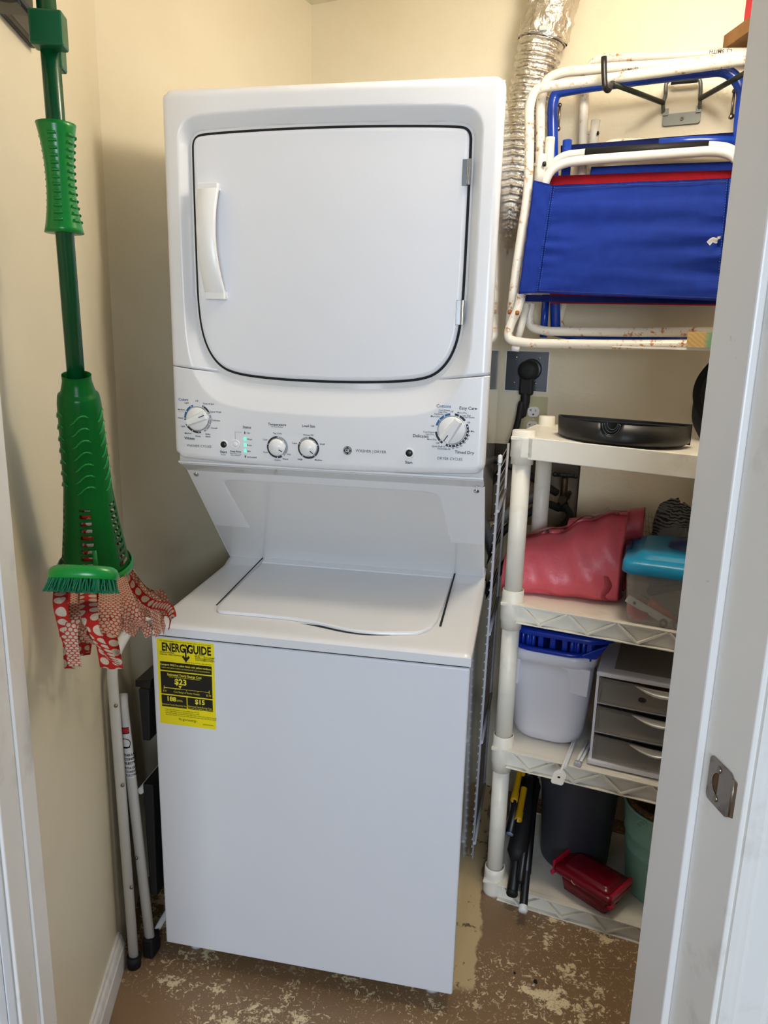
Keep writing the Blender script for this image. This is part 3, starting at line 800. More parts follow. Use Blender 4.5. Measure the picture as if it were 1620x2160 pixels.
LT(bl, 'U.S. Government', .05, .022, .0046, 'LEFT'); LT(bl, 'Federal law prohibits removal of this label before consumer purchase.', .96, .022, .0037, 'RIGHT')
LT(bl, 'Clothes Washer', .05, .152, .0050, 'LEFT', .0001); LT(bl, 'Capacity Class: Standard', .05, .175, .0050, 'LEFT', .0001)
for k in range(4): LT(bl, ('GE Appliances', 'Models', 'GUD27GSSM**', 'GUD27ESSM**')[k], .67, .148+.019*k, .0040, 'LEFT', .00006)
for k in range(3): LT(bl, ('GUD24GSSM**', 'GUV27ESSM**', 'GUD27ESPM**')[k], .82, .167+.019*k, .0040, 'LEFT', .00006)
LT(bl, 'Capacity (tub volume): 3.8 cubic feet', .955, .243, .0042, 'RIGHT')
LT(by, 'Compare ONLY to other labels with yellow numbers.', .5, .296, .0062, bold=.00012, sx=.86); LT(by, 'Labels with yellow numbers are based on the same test procedures.', .5, .330, .0047, sx=.86)
LT(by, 'Estimated Yearly Energy Cost', .47, .408, .0076, bold=.00016, sx=.86); LT(by, '(when used with an electric water heater)', .47, .432, .0042)
LT(by, '$23', .40, .487, .0185, bold=.0006)
by.poly([(lx(.355), EY-.0004, lz(.528)), (lx(.42), EY-.0004, lz(.528)), (lx(.3875), EY-.0004, lz(.562))])
LB(by, .10, .39, .571, .563, EY-.0002); LB(by, .39, .90, .5685, .5655, EY-.0002)
for f in (.10, .90): LB(by, f-.004, f+.004, .585, .545, EY-.0002)
for f in (.30, .50, .70): LB(by, f-.003, f+.003, .582, .567, EY-.0002)
LT(by, '$ 8', .11, .605, .0062); LT(by, '$ 34', .89, .605, .0062); LT(by, 'Cost Range of Similar Models', .5, .605, .0056, sx=.9)
LT(by, '188', .22, .697, .0150, bold=.0005); LT(by, 'kWh', .37, .708, .0070); LT(by, 'Estimated Yearly Electricity Use', .268, .765, .0056, sx=.8)
LT(by, '$15', .73, .697, .0150, bold=.0005); LT(by, 'Estimated Yearly Energy Cost', .73, .757, .0056, sx=.8); LT(by, '(when used with a natural gas water heater)', .73, .779, .0040, sx=.85)
for k, s in enumerate(('\u2022 Your cost will depend on your utility rates and use.', '\u2022 Cost range based only on standard capacity models.', '\u2022 Estimated energy cost based on six wash loads a week and a national average', '  electricity cost of 12 cents per kWh and natural gas cost of $1.09 per therm.')):
    LT(bl, s, .09, .822+.021*k, .0044, 'LEFT', sx=.86)
LT(bl, 'ftc.gov/energy', .5, .925, .0085, sx=.85); LT(bl, '290D2226P006', .96, .955, .0040, 'RIGHT')
obj('label_lettering', bl, m_blk, EL_, label='black print on yellow'); obj('label_lettering', by, m_yprint, EL_, label='yellow print on black')

# ============================================================ GREEN MOP ON THE LEFT WALL
top_, mid_ = Vector((0.1018,-0.3694,1.8705)), Vector((0.1058,-0.3654,1.3878))
ax = (mid_-top_).normalized(); top_ = top_ - ax*.12
Lp = (mid_-top_).length
MO = thing('green_mop', (0.0777,-0.3097,1.0480), 'green twist mop with red polka-dot cloth strips hanging on the left wall', 'mop')
def at(t, du=0, dv=0):      # t metres along the pole from its top; du along the wall, dv off the wall
    p = top_+ax*t; return p + D*du + E*dv
b = B(); n6 = 8
b.tube([at(0), at(Lp+.02)], .0128, seg=8, up=E); obj('pole', b, m_pole, MO)
def t_of(z): return (top_.z-z)/(-ax.z)
tg0, tg1 = t_of(Vector((0.1059,-0.3824,1.7219)).z), t_of(Vector((0.1114,-0.3833,1.5824)).z)
b = B(); gl = tg1-tg0
prof = []
for k in range(25):
    f = k/24; r = .0185 + .0075*abs(2*f-1)**2.2; prof.append((r, gl*f))
b.lathe([(.013, 0)] + prof + [(.013, gl)], at(tg0), ax, seg=32)
for k in range(13):
    f = .11+.78*k/12; r = .0185+.0075*abs(2*f-1)**2.2
    for a in (200, 265, 330, 25, 90):
        pts = []
        u = (E-ax*E.dot(ax)).normalized(); w = ax.cross(u)
        for j in range(5):
            t = math.radians(a+ (j-2)*7); pts.append(at(tg0)+ax*gl*f+(u*math.cos(t)+w*math.sin(t))*(r+.0004))
        b.tube(pts, .0022, seg=6)
obj('grip', b, m_green, MO)
# wringer cone with slotted sides
tc0 = Lp; zb = Vector((0.0718,-0.2909,1.0704)); 
c_ax = (Vector((0.0633,-0.2804,1.0666))-Vector((0.1051,-0.3632,1.3877))); Lc = c_ax.length; c_ax.normalize(); c0 = Vector((0.1051,-0.3632,1.3877))
vw = (Vector((.753, -1.3421, 1.2))-c0); vw = (vw-c_ax*vw.dot(c_ax)).normalized(); vr = c_ax.cross(vw)
b = B()
def crad(f):
    pts = [(0, .0205), (.03, .0205), (.085, .025), (.09, .029), (.13, .031), (.35, .0335), (.55, .036), (.75, .043), (.93, .051), (1.0, .055)]
    for (a, ra), (c, rc) in zip(pts, pts[1:]):
        if f <= c: return ra+(rc-ra)*(f-a)/(c-a)
    return .055
NT_ = 112; NA = 60; skip = []
V = []
for i in range(NT_+1):
    f = i/NT_; V.append([b.bm.verts.new(c0+c_ax*Lc*f+(vw*math.cos(2*pi*k/NA)+vr*math.sin(2*pi*k/NA))*crad(f)) for k in range(NA)])
for i in range(NT_):
    f = (i+.5)/NT_
    for k in range(NA):
        a = (k+.5)*360/NA
        slot = .615 < f < .955 and (i % 4) in (0, 1) and any(abs((a-c+180) % 360-180) < 14 for c in (12, 84, 156, 228, 300))
        if slot: continue
        q = b.bm.faces.new((V[i][k], V[i][(k+1) % NA], V[i+1][(k+1) % NA], V[i+1][k])); q.smooth = True
bmesh.ops.solidify(b.bm, geom=b.bm.faces[:], thickness=-.0022)
# raised crescents on the grip zone
for row in range(7):
    f = .17+.057*row
    for a0 in (5, 75, 147, 219, 291):
        pts = []
        for j in range(9):
            s_ = j/8; a = math.radians(a0-24+48*s_); ff = f - .022*math.sin(pi*min(1, s_*1.25)) + .03*s_
            pts.append(c0+c_ax*Lc*ff+(vw*math.cos(a)+vr*math.sin(a))*(crad(ff)+.0003))
        b.tube(pts, [.0008, .0016, .0018, .0018, .0018, .0018, .0018, .0016, .0008], seg=6)
b.lathe([(.057, 0), (.060, .004), (.060, .012), (.056, .014)], c0+c_ax*(Lc-.012), c_ax, seg=48)
obj('wringer_cone', b, m_green, MO)
b = B(); q = c0+c_ax*Lc*.925+vw*.050
b.tube([q+c_ax*-.035+vw*-.004, q], [.0035, .0045], seg=8); b.tube([q, q+c_ax*.010, q+c_ax*.024, q+c_ax*.030], [.005, .0085, .0085, .005], seg=12, flat=.5, up=vr)
obj('release_latch', b, m_green, MO)
# scrub brush on the collar
bc = Vector((0.2144,-0.5436,1.1405)); bu = Vector((.983, .185, 0)); bw_ = 67/1536.85*(bc-Vector((.753, -1.3421, 1.4375))).length
MB = frame(bc, bu, (-.185, .983, 0))
MBr = MB @ Matrix.Rotation(math.radians(-22), 4, 'X')
b = B(); b.lathe([(0, .016), (.80, .016), (.93, .013), (1, .008), (1, 0), (.94, -.001), (0, -.001)], (0, 0, 0), (0, 0, 1), seg=48, M=MBr @ Matrix.Diagonal((bw_, .030, 1, 1)))
BR = obj('scrub_brush', b, m_green, MO)
b = B()
for ix in range(-13, 14):
    for iy in range(-5, 6):
        x, y = ix/13.5, iy/5.5
        if x*x+y*y > .98: continue
        for k in range(3):
            px, py = x*bw_*.93+random.uniform(-.0015, .0015), y*.027+random.uniform(-.0015, .0015)
            qx, qy = px*1.10+random.uniform(-.003, .003), py*1.18+random.uniform(-.003, .003)
            b.tube([MBr @ Vector((px, py, 0)), MBr @ Vector((qx, qy, -.016+random.uniform(-.002, .002)))], [.0011, .0008], seg=4, caps=False)
o = obj('bristles', b, m_bristle, BR); o['kind'] = 'stuff'
# cloth strips
S_big, S_small = m_bigdot, m_smalldot
strips = [ # path in 3-D, width, material, width direction
 ([(0.1419,-0.4798,1.1184), (0.2039,-0.5767,1.1199), (0.2000,-0.5644,1.0771), (0.1762,-0.5221,1.0296)], .021, S_big),
 ([(0.1227,-0.4191,1.0943), (0.2064,-0.5515,1.0985), (0.2137,-0.5748,1.0794), (0.1932,-0.5427,1.0181)], .019, S_small),
 ([(0.0943,-0.3954,1.0807), (0.1361,-0.4614,1.0520), (0.1225,-0.4516,1.0105), (0.1235,-0.4547,0.9673)], .020, S_big),
 ([(0.1486,-0.4347,1.1014), (0.2293,-0.5576,1.1030), (0.2441,-0.5714,1.0780), (0.2293,-0.5242,1.0308), (0.2084,-0.4747,0.9930)], .024, S_big),
 ([(0.1343,-0.3893,1.0860), (0.1992,-0.4954,1.0775), (0.1895,-0.4645,1.0226), (0.1835,-0.4457,0.9685)], .040, S_big),
 ([(0.1400,-0.3743,1.0856), (0.2183,-0.5060,1.0966), (0.2461,-0.5610,1.0773)], .019, S_small),
 ([(0.1268,-0.3324,1.0715), (0.2017,-0.4535,1.0767), (0.2311,-0.5134,1.0536)], .020, S_small),
 ([(0.0958,-0.2673,1.0571), (0.1713,-0.3737,1.0576), (0.2013,-0.4024,1.0365), (0.1922,-0.3735,1.0078)], .021, S_small),
 ([(0.0622,-0.1938,1.0320), (0.1023,-0.2212,1.0086), (0.1189,-0.2075,0.9816), (0.0997,-0.1132,0.9390), (0.0860,-0.0698,0.9023), (0.0937,-0.0943,0.8873)], .022, S_big),
 ([(0.0068,-0.0847,0.9943), (0.0207,-0.0623,0.9538), (0.0400,-0.0571,0.9418), (0.0419,-0.0297,0.9348), (0.0509,-0.0250,0.9083), (0.0526,-0.0303,0.8844)], .018, S_small),
 ([(0.0407,-0.1591,1.0105), (0.0802,-0.1845,0.9809), (0.0903,-0.1501,0.9513), (0.0844,-0.1313,0.9153), (0.0769,-0.1075,0.8759)], .019, S_small),
 ([(0.0470,-0.1790,1.0172), (0.0633,-0.1641,0.9677), (0.0486,-0.0509,0.9070), (0.0403,-0.0247,0.8655), (0.0296,0.0093,0.8267)], .018, S_small),
 ([(0.0318,-0.1639,1.0066), (0.0525,-0.1631,0.9570), (0.0717,-0.1575,0.9239), (0.0789,-0.1472,0.8900)], .019, S_small),
 ([(0.0583,-0.2149,1.0248), (0.0884,-0.2439,0.9845), (0.0943,-0.2291,0.9486), (0.1076,-0.2712,0.9487)], .020, S_small),
 ([(0.0254,-0.1771,1.0101), (0.0555,-0.2059,0.9588), (0.0609,-0.1897,0.9210), (0.0619,-0.1596,0.8999)], .019, S_small),
 ([(0.0532,-0.2317,1.0297), (0.0623,-0.2276,0.9673), (0.0578,-0.2133,0.9253)], .020, S_small),
 ([(0.0610,-0.2900,1.0486), (0.0866,-0.3379,1.0177), (0.0962,-0.3682,0.9978), (0.1029,-0.3897,0.9793)], .020, S_small),
 ([(0.0568,-0.3099,1.0544), (0.0779,-0.3435,1.0108), (0.1233,-0.4208,1.0132), (0.1106,-0.3805,0.9740)], .018, S_small),
 ([(0.0367,-0.2460,1.0327), (0.0573,-0.3113,0.9888), (0.0445,-0.3041,0.9253), (0.0371,-0.2807,0.9076)], .020, S_big),
 ([(0.0334,-0.2690,1.0354), (0.0432,-0.3001,0.9918), (0.0369,-0.2799,0.9362), (0.0405,-0.2915,0.9091)], .022, S_big),
 ([(0.0626,-0.3613,1.0710), (0.0642,-0.3667,1.0259), (0.0694,-0.3831,0.9930), (0.0877,-0.4078,0.9929)], .022, S_small),
 ([(0.0031,-0.1728,1.0023), (0.0275,-0.2170,0.9601), (0.0366,-0.2458,0.9269), (0.0440,-0.2692,0.9282)], .022, S_big),
 ([(-0.0327,-0.0258,0.9681), (0.0035,-0.0411,0.9301), (0.0582,-0.1148,0.9260), (0.0722,-0.1590,0.9169), (0.0739,-0.1313,0.9026)], .019, S_small),
 ([(-0.0204,-0.0317,0.9760), (0.0397,-0.0892,0.9545), (0.0545,-0.0697,0.9314), (0.0594,-0.0521,0.9033), (0.0709,-0.0886,0.8958)], .018, S_small),
 ([(0.1452,-0.4570,1.1116), (0.1795,-0.4993,1.0839), (0.1489,-0.4357,1.0437), (0.1466,-0.4284,1.0110)], .020, S_big),
 ([(-0.0500,-0.0375,0.9753), (-0.0443,-0.0225,0.9142), (-0.0226,0.0084,0.8736), (0.0147,-0.0101,0.8733), (0.0451,-0.0733,0.8692)], .018, S_small),
]
sdir = Vector((.93, .30, 0))
for k, (p, w, m_) in enumerate(strips):
    b = B(); sd = sdir.copy()
    if k in (8, 9, 10, 11, 22, 23, 25): sd = Vector((.45, .1, .85))
    if k in (12, 14, 13): sd = sdir + Vector((0, 0, .5))
    p = [Vector(q) for q in p]
    sd = Matrix.Rotation(random.uniform(-.55, .55), 3, 'Z') @ sd; w *= .86
    b.ribbon(p, w, sd, uoff=(random.random()*.02 if w < .03 else 0, random.random()*.1), n=8, curl=random.uniform(-.10, .12), tw=random.uniform(-.5, .5))
    bmesh.ops.solidify(b.bm, geom=b.bm.faces[:], thickness=.0007)
    obj('cloth_strip', b, m_, MO)
b = B(); b.lathe([(.018, 0), (.026, .02), (.034, .06), (.040, .09), (.044, .12), (0, .125)], c0+c_ax*(Lc-.125), c_ax, seg=24); uvl = b.bm.loops.layers.uv.new('UVMap')
for f in b.bm.faces:
    for l in f.loops: l[uvl].uv = (l.vert.co.x*1.0+l.vert.co.y*.8, l.vert.co.z)
obj('cloth_bundle', b, m_bigdot, MO)
# green clamp collars on the pole, held by the wall rail
cl = Vector((0.1140,-0.3915,1.8386))
MCc = frame(cl, D, E, (0, 0, 1))
b = B(); b.box((-.004, -.021, -.030), (.024, .021, .012), MCc, bev=.003); b.box((.024, -.017, -.048), (.050, .010, -.004), MCc, bev=.003)
b.box((.050, -.013, -.044), (.056, .004, -.010), MCc, bev=.002)
obj('pole_clip', b, m_green if False else mat('deep_green_plastic', (14, 92, 52), .3), MO)

# wall-mounted tool holder
HD = thing('tool_holder', M1 @ Vector((-.2, 0, 1.87)), 'black wall-mounted tool holder gripping the top of the green mop pole', 'tool holder')
b = B(); b.box((-.52, .001, 1.888), (.008, .007, 1.935), M1, bev=.001); b.box((-.52, .007, 1.888), (.008, .016, 1.892), M1, bev=.001); obj('mounting_rail', b, m_blackplast, HD)
for x in (-.185, -.36):
    b = B(); b.box((x-.035, .007, 1.872), (x+.03, .060, 1.925), M1, bev=.006); b.tube([M1 @ Vector((x-.02, .035, 1.868)), M1 @ Vector((x-.02, .035, 1.93))], .022, seg=20)
    b.box((x-.02, .05, 1.885), (x+.004, .082, 1.915), M1, bev=.004)
    obj('spring_clamp', b, m_blackplast, HD)
    b = B(); b.tube([M1 @ Vector((x-.055, .05, 1.862)), M1 @ Vector((x-.055, .05, 1.918))], .015, seg=18); obj('grip_roller', b, m_blacksoft, HD)

# ============================================================ FOLDED STEP STOOL
ST = thing('folded_step_stool', (-.055, .10, 0), 'white metal folding step stool with black treads squeezed between wall and washer', 'step stool')
dd = Vector((.0, .42, 0))+Vector((-.015, 0, 0))        # across the stool's width, going back beside the washer
A0, A1 = Vector((-.066, -.033, .018)), Vector((-.080, -.028, .770))
def rail(n_, pts, r, m_=None, r_=.04):
    b = B(); b.tube(bend(pts, r_, 6), r, seg=14, flat=.8); return obj(n_, b, m_ or m_white, ST)
rail('rear_leg', [A0, A1, A1+Vector((.020, .05, .062)), A1+Vector((.034, .12, .066)), A1+Vector((.028, .30, -.10)), A0+Vector((-.03, .40, .50)), A0+Vector((-.02, .42, 0))], .0118, r_=.06)
B0, B1 = Vector((-.044, .004, .045)), Vector((-.078, .003, .655))
rail('front_leg', [B0, B0.lerp(B1, .9), B1, B1+Vector((-.006, .012, .015))], .0122)
rail('front_leg', [B0+dd, B1+dd], .0122)
for p, q in (((-0.0571,0.0120,0.4356), .44), ((-0.0411,0.0120,0.0460), .07)):
    p = Vector(p); p.x = max(p.x, -.052); rail('cross_bar', [p, p+dd*.93], .0085)
for z0_, z1_, x_ in ((.565, .690, -.028), (.16, .455, -.030)):  # black treads, drawn oversize to stand in for deep shade beside the washer
    b = B(); b.hexa([(x_-.012, .012, z0_), (x_+.006, .012, z0_), (x_+.006-.012, .40, z0_), (x_-.024, .40, z0_), (x_-.016, .012, z1_), (x_+.010, .012, z1_), (x_+.010-.012, .40, z1_), (x_-.028, .40, z1_)], bev=.003)
    for k in range(9):
        zz = z0_+(z1_-z0_)*(k+.7)/9.5; b.box((x_+.004-.004, .03, zz-.0015), (x_+.0095-.003, .38, zz+.0015))
    obj('tread', b, m_blacksoft, ST)
b = B(); b.hexa([(-.055, .02, .69), (-.020, .02, .69), (-.035, .40, .69), (-.07, .40, .69), (-.060, .03, .70), (-.022, .03, .705), (-.037, .40, .705), (-.072, .40, .70)]); obj('tread_bracket', b, m_blackplast, ST)
b = B(); b.tube([(-.066, -.033, 0), (-.066, -.033, .030)], .0158, seg=18); obj('rubber_foot', b, m_blacksoft, ST)
b = B(); b.box((-.058, -.010, 0), (-.030, .030, .055), bev=.006); obj('rubber_foot', b, m_blacksoft, ST)
for v in ((-0.0651,-0.0460,0.4837), (-0.0584,-0.0460,0.2238), (-0.0691,-0.0460,0.6742)):
    b = B(); b.lathe([(.0042, 0), (.0042, .0016), (.003, .0026), (0, .003)], (v[0]+.003, -.0425, v[2]), (.25, -1, 0), seg=14); obj('rivet', b, m_steel, ST)
v = (-0.0595,-0.0100,0.2740)
b = B(); b.lathe([(.0042, 0), (.0042, .0016), (0, .003)], (v[0], -.0085, v[2]), (.2, -1, 0), seg=14); obj('rivet', b, m_steel, ST)
# safety sticker wrapped on the front leg
LM = Matrix.Identity(4)
zt, zb_ = .605, .478
def legp(a, z, r=.01275):
    f = (z-B0.z)/(B1.z-B0.z); c = B0.lerp(B1, f); t = math.radians(a); return Vector((c.x+r*math.sin(t), c.y-r*math.cos(t)*.86, z))
b = B(); b.grid(lambda u, v: legp(-48+130*u, zb_+(zt-zb_)*v), 16, 6); ls = obj('warning_sticker', b, m_outw, ST, label='white warning sticker')
def on_leg(bb, s, a, z, size, bold=0):
    tmp = B(); text_into(tmp, s, I4, 0, 0, size, 0, 'LEFT', bold)
    tmp.bm.faces.ensure_lookup_table(); mp = {}
    for f in tmp.bm.faces:
        vs_ = []
        for v in f.verts:
            if v not in mp: mp[v] = bb.bm.verts.new(legp(a+math.degrees(v.co.x/.0128), z+v.co.z, .01305))
            vs_.append(mp[v])
        try: bb.bm.faces.new(vs_)
        except ValueError: pass
    tmp.bm.free()
b = B()
for k, s in enumerate(('THIS LADDER', 'CONDUCTS', 'ELECTRICITY')): on_leg(b, s, -22, .535-.010*k, .0075, .0003)
for k, s in enumerate(('ESTA ESCALERA', 'CONDUCE', 'ELECTRICIDAD')): on_leg(b, s, -26, .503-.009*k, .0068, .0002)
for k in range(28):
    a0, a1 = 2*pi*k/28, 2*pi*(k+1)/28; c_ = (8, .564)
    b.bm.faces.new([b.bm.verts.new(legp(c_[0]+math.degrees(r_*math.cos(a)/.0128), c_[1]+r_*math.sin(a), .01305)) for r_, a in ((.0105, a0), (.0105, a1), (.0125, a1), (.0125, a0))])
for (x0_, x1_, z0_, z1_) in ((-.004, .010, .553, .556), (-.010, .012, .587, .603)):
    b.grid(lambda u, v: legp(8+math.degrees((x0_+(x1_-x0_)*u)/.0128), z0_+(z1_-z0_)*v, .01302), 6, 1)
obj('sticker_print', b, m_blk, ls)
b = B(); b.grid(lambda u, v: legp(12+math.degrees((-.010+.020*u)/.0128), .590+.011*v, .01315), 6, 1); obj('sticker_emblem', b, m_red, ls)

# ============================================================ FOIL EXHAUST DUCT
DU = thing('exhaust_duct', (0.7040,0.8268,1.8675), 'crinkled silver foil dryer duct rising behind the dryer to the ceiling', 'duct')
path = [(0.7703,0.8115,2.4750), (0.7563,0.8148,2.3187), (0.7349,0.8197,2.2344), (0.7191,0.8233,2.1469), (0.7067,0.8262,2.0566), (0.6987,0.8281,1.9872), (0.6870,0.8308,1.8927), (0.6573,0.8376,1.7840), (0.5828,0.8548,1.6723)]
P = spline([Vector(p) for p in path], 60)
L = [0]
for i in range(1, len(P)): L.append(L[-1]+(P[i]-P[i-1]).length)
zc = Vector((0.7356,0.8195,2.2255)).z
rs = []
for i, p in enumerate(P):
    if p.z > zc: rs.append(.064+.002*noise.noise(p*30))
    else:
        k = .5+.5*math.cos(2*pi*L[i]/.0185); rs.append(.054+.0055*k**2.0)
up_ = [i for i, p in enumerate(P) if p.z > zc]; dn = [i for i, p in enumerate(P) if p.z <= zc+.004]
b = B(); b.tube([P[i] for i in dn], [rs[i] for i in dn], seg=48, caps=False)
for v in b.bm.verts: v.co += Vector((noise.noise(v.co*55), noise.noise(v.co*55+Vector((9, 0, 0))), noise.noise(v.co*55+Vector((0, 9, 0)))))*.0022
obj('corrugated_hose', b, m_foil, DU)
b = B(); b.tube([P[i] for i in up_], [rs[i] for i in up_], seg=40, caps=False)
for v in b.bm.verts: v.co += Vector((noise.noise(v.co*38), noise.noise(v.co*38+Vector((9, 0, 0))), noise.noise(v.co*38+Vector((0, 9, 0)))))*.011
obj('foil_tape_wrap', b, m_foil, DU)
b = B(); c = [p for p in P if p.z <= zc+.006][0]; tdir = (P[dn[5]]-P[dn[0]]).normalized()
u = tdir.cross(Vector((0, 0, 1))).normalized(); w = tdir.cross(u)
for off in (0, .006): b.tube([c+tdir*off+(u*math.cos(2*pi*k/36)+w*math.sin(2*pi*k/36))*.0625 for k in range(36)], .0013, seg=6, closed=True)
b.box((-.010, -.072, -.006), (.010, -.060, .008), frame(c, (1, 0, 0), (0, 1, 0)), bev=.002)
obj('hose_clamp', b, m_chrome, DU)

# ============================================================ BACK WALL: RACK, CHAIRS, OUTLETS, PLUMBING
def V3(*a): return Vector(a)
def P3(s, o, z): return M3 @ Vector((s, -o, z))
RK = thing('wall_hook_rack', P3(.33, .01, 2.03), 'grey steel wall rack with two angled arms and black hooks holding the chairs', 'wall rack')
b = B(); b.prism(rrect(.284, 2.012, .375, 2.040, .006), -.006, -.001, M3, bev=.001); b.box((.284, -.010, 2.036), (.297, -.001, 2.052), M3); b.box((.362, -.010, 2.036), (.375, -.001, 2.052), M3)
PL = obj('mounting_plate', b, m_rack, RK)
b = B(); b.lathe([(.0052, 0), (.0052, .0016), (.0026, .0022), (.0026, .0005), (0, .0005)], P3(.331, .006, 2.026), -M3.col[1].xyz, seg=16); obj('screw', b, m_steel, PL)
for pts in ([(0.2845,-0.0300,2.0592), (0.2881,-0.0300,2.0785), (0.2868,-0.0300,2.1026), (0.2970,-0.0300,2.1123), (0.3087,-0.0300,2.1067)], [(0.3709,-0.0300,2.0615), (0.3699,-0.0300,2.0809), (0.3666,-0.0300,2.1004), (0.3581,-0.0300,2.1088), (0.3496,-0.0300,2.1065)]):
    x0_ = pts[0]; b = B(); b.tube(spline([Vector((x0_[0], -.005, 2.045)), Vector(x0_)]+[Vector(p) for p in pts[1:]], 5), .0050, seg=10, M=M3); obj('support_wire', b, m_rack, RK)
b = B(); b.tube([(1.0603,0.7836,2.1067), (1.1206,0.7696,2.1053)], .0068, seg=14); obj('cross_rod', b, m_rackdark, RK)
for a, e, h in (((1.0463,0.7868,2.0603), (0.9045,0.6297,2.0602), ((0.8959,0.6111,2.0384), (0.8869,0.5978,2.0407), (0.8817,0.5990,2.0772), (0.8791,0.5996,2.1073))),
                ((1.1307,0.7673,2.0615), (1.2006,0.5613,2.0587), ((1.2032,0.5402,2.0300), (1.1951,0.5267,2.0269), (1.1959,0.5265,2.0500), (1.1946,0.5268,2.0759)))):
    b = B(); b.tube([a, e], .0062, seg=12); arm = obj('arm', b, m_rackdark, RK)
    b = B(); b.tube(bend([e]+list(h), .012, 4), .0068, seg=12); obj('hook', b, m_blackplast, arm)

RC = .0118      # chair tube radius
def chair(name, label, loc):
    return thing(name, loc, label, 'folding chair', 'folding beach chairs hung on the wall rack')
def ctube(n_, pts, parent, m_, r=RC, rb=.045):
    b = B(); b.tube(bend(pts, rb, 7), r, seg=14); return obj(n_, b, m_, parent)
def cloth(n_, parent, m_, TL, TR, BR_, BL_, wr=.004, thick=.004, nu=40, nv=26, seed=0, sleeve=0, rr=0):
    TL, TR, BR_, BL_ = map(Vector, (TL, TR, BR_, BL_)); nrm_ = (TR-TL).cross(BL_-TL).normalized()
    if nrm_.y > 0: nrm_ = -nrm_
    b = B()
    def fn(u, v):
        p = TL.lerp(TR, u).lerp(BL_.lerp(BR_, u), v)
        h = wr*(noise.noise(Vector((u*2.0+seed, v*7, seed)))+.6*noise.noise(Vector((u*4+seed, v*15, seed+3)))*math.exp(-min(u, 1-u)*7)*2)
        h += .002*math.sin(pi*u)
        return p+nrm_*h
    b.grid(fn, nu, nv)
    bmesh.ops.solidify(b.bm, geom=b.bm.faces[:], thickness=thick)
    return obj(n_, b, m_, parent)

# 4: rearmost white chair
C4 = chair('folding_beach_chair', 'rearmost white folding beach chair, its top bar highest against the wall', P3(.25, .04, 1.46))
ctube('back_frame', [(0.8674,0.8076,1.7780), (0.8501,0.8116,2.1101), (0.8580,0.8097,2.1570), (0.8786,0.8050,2.1744), (1.0341,0.7691,2.1607), (1.1612,0.7398,2.1512), (1.2823,0.7118,2.1372)], C4, m_cpaint, rb=.03)
ctube('arm_stub', [(0.8841,0.7883,2.0247), (0.8818,0.7889,1.9546)], C4, m_cpaint)
ctube('seat_frame', [(0.8930,0.7914,1.9390), (0.9199,0.7852,1.9654), (0.9510,0.7780,1.9662), (1.0967,0.7444,1.9521), (1.2848,0.7010,1.9346)], C4, m_cpaint, rb=.02)
ctube('front_rail', [(0.8384,0.8040,1.6679), (0.8385,0.8040,1.5681), (0.8288,0.8062,1.5108), (0.8590,0.7993,1.4818), (1.1005,0.7435,1.4797), (1.2772,0.7027,1.4817)], C4, m_cpaint, r=.0105, rb=.03)
cloth('canvas_seat', C4, m_blue, (0.8811,0.7788,1.9110), (1.2651,0.6901,1.8988), (1.2948,0.6833,1.5668), (0.8579,0.7841,1.5671), seed=4)
b = B(); q = Vector((0.8674,0.8076,1.9997)); b.tube([q, Vector((0.8855,0.7870,1.9939))], .004, seg=8); obj('rivet', b, m_cpaint, C4)
q = Vector((0.8919,0.7752,1.9906)); b = B(); b.lathe([(0, -.003), (.005, -.003), (.005, .001), (0, .003)], q, (1, -.2, 0), seg=10); obj('rivet', b, m_blackplast, C4)
# 3: blue chair
C3 = chair('folding_beach_chair', 'blue-framed folding beach chair with navy canvas behind the white ones', P3(.25, .09, 1.46))
ctube('back_frame', [(0.8213,0.7669,1.4905), (0.7911,0.7739,1.8323), (0.7709,0.7786,2.0579), (0.7768,0.7772,2.0908), (0.8385,0.7629,2.0952), (1.0106,0.7232,2.0987), (1.1706,0.6863,2.0988), (1.2083,0.6776,2.0551), (1.2100,0.6772,1.9472), (1.2291,0.6728,1.8085)], C3, m_blueframe, r=.0135, rb=.05)
ctube('arm_stub', [(0.8149,0.7530,1.9699), (0.8168,0.7526,1.8835)], C3, m_blueframe)
cloth('canvas_back', C3, m_navy, (0.7995,0.7719,1.9626), (1.2265,0.6734,1.9592), (1.2320,0.6721,1.9120), (0.8028,0.7712,1.9189), nv=6, seed=5)
ctube('seat_frame', [(1.0362,0.7173,1.9478), (1.1212,0.6977,1.9473), (1.2541,0.6670,1.9341)], C3, m_blueframe, rb=.02)
for p in ((0.7901,0.7895,2.0639), (1.1932,0.6964,2.0544), (1.2194,0.6904,2.0516)):
    p = Vector(p); b = B(); b.tube([p, p+Vector((0, 0, -.052))], .0032, seg=8); b.lathe([(0, -.004), (.006, -.004), (.006, .004), (0, .004)], p+Vector((0, 0, -.056)), (0, -1, 0), seg=10); b.lathe([(0, -.003), (.005, -.003), (.005, .003), (0, .003)], p, (0, -1, 0), seg=10); obj('hinge_link', b, m_steel, C3)
b = B(); b.hexa([(0.7927,0.7838,1.4131), (0.8119,0.7793,1.4137), (0.8124,0.7946,1.4135), (0.7930,0.7991,1.4129), (0.7873,0.7850,1.5788), (0.8201,0.7775,1.5787), (0.8206,0.7927,1.5797), (0.7875,0.8004,1.5798)]); b.bm.clear()
b.tube([(0.7891,0.7846,1.5888), (0.7896,0.7845,1.4749)], .010, seg=8); b.tube([(0.8039,0.7863,1.4906), (0.9081,0.7623,1.4721), (1.2713,0.6784,1.4789)], .010, seg=10)
obj('front_rail', b, m_blueframe, C3)
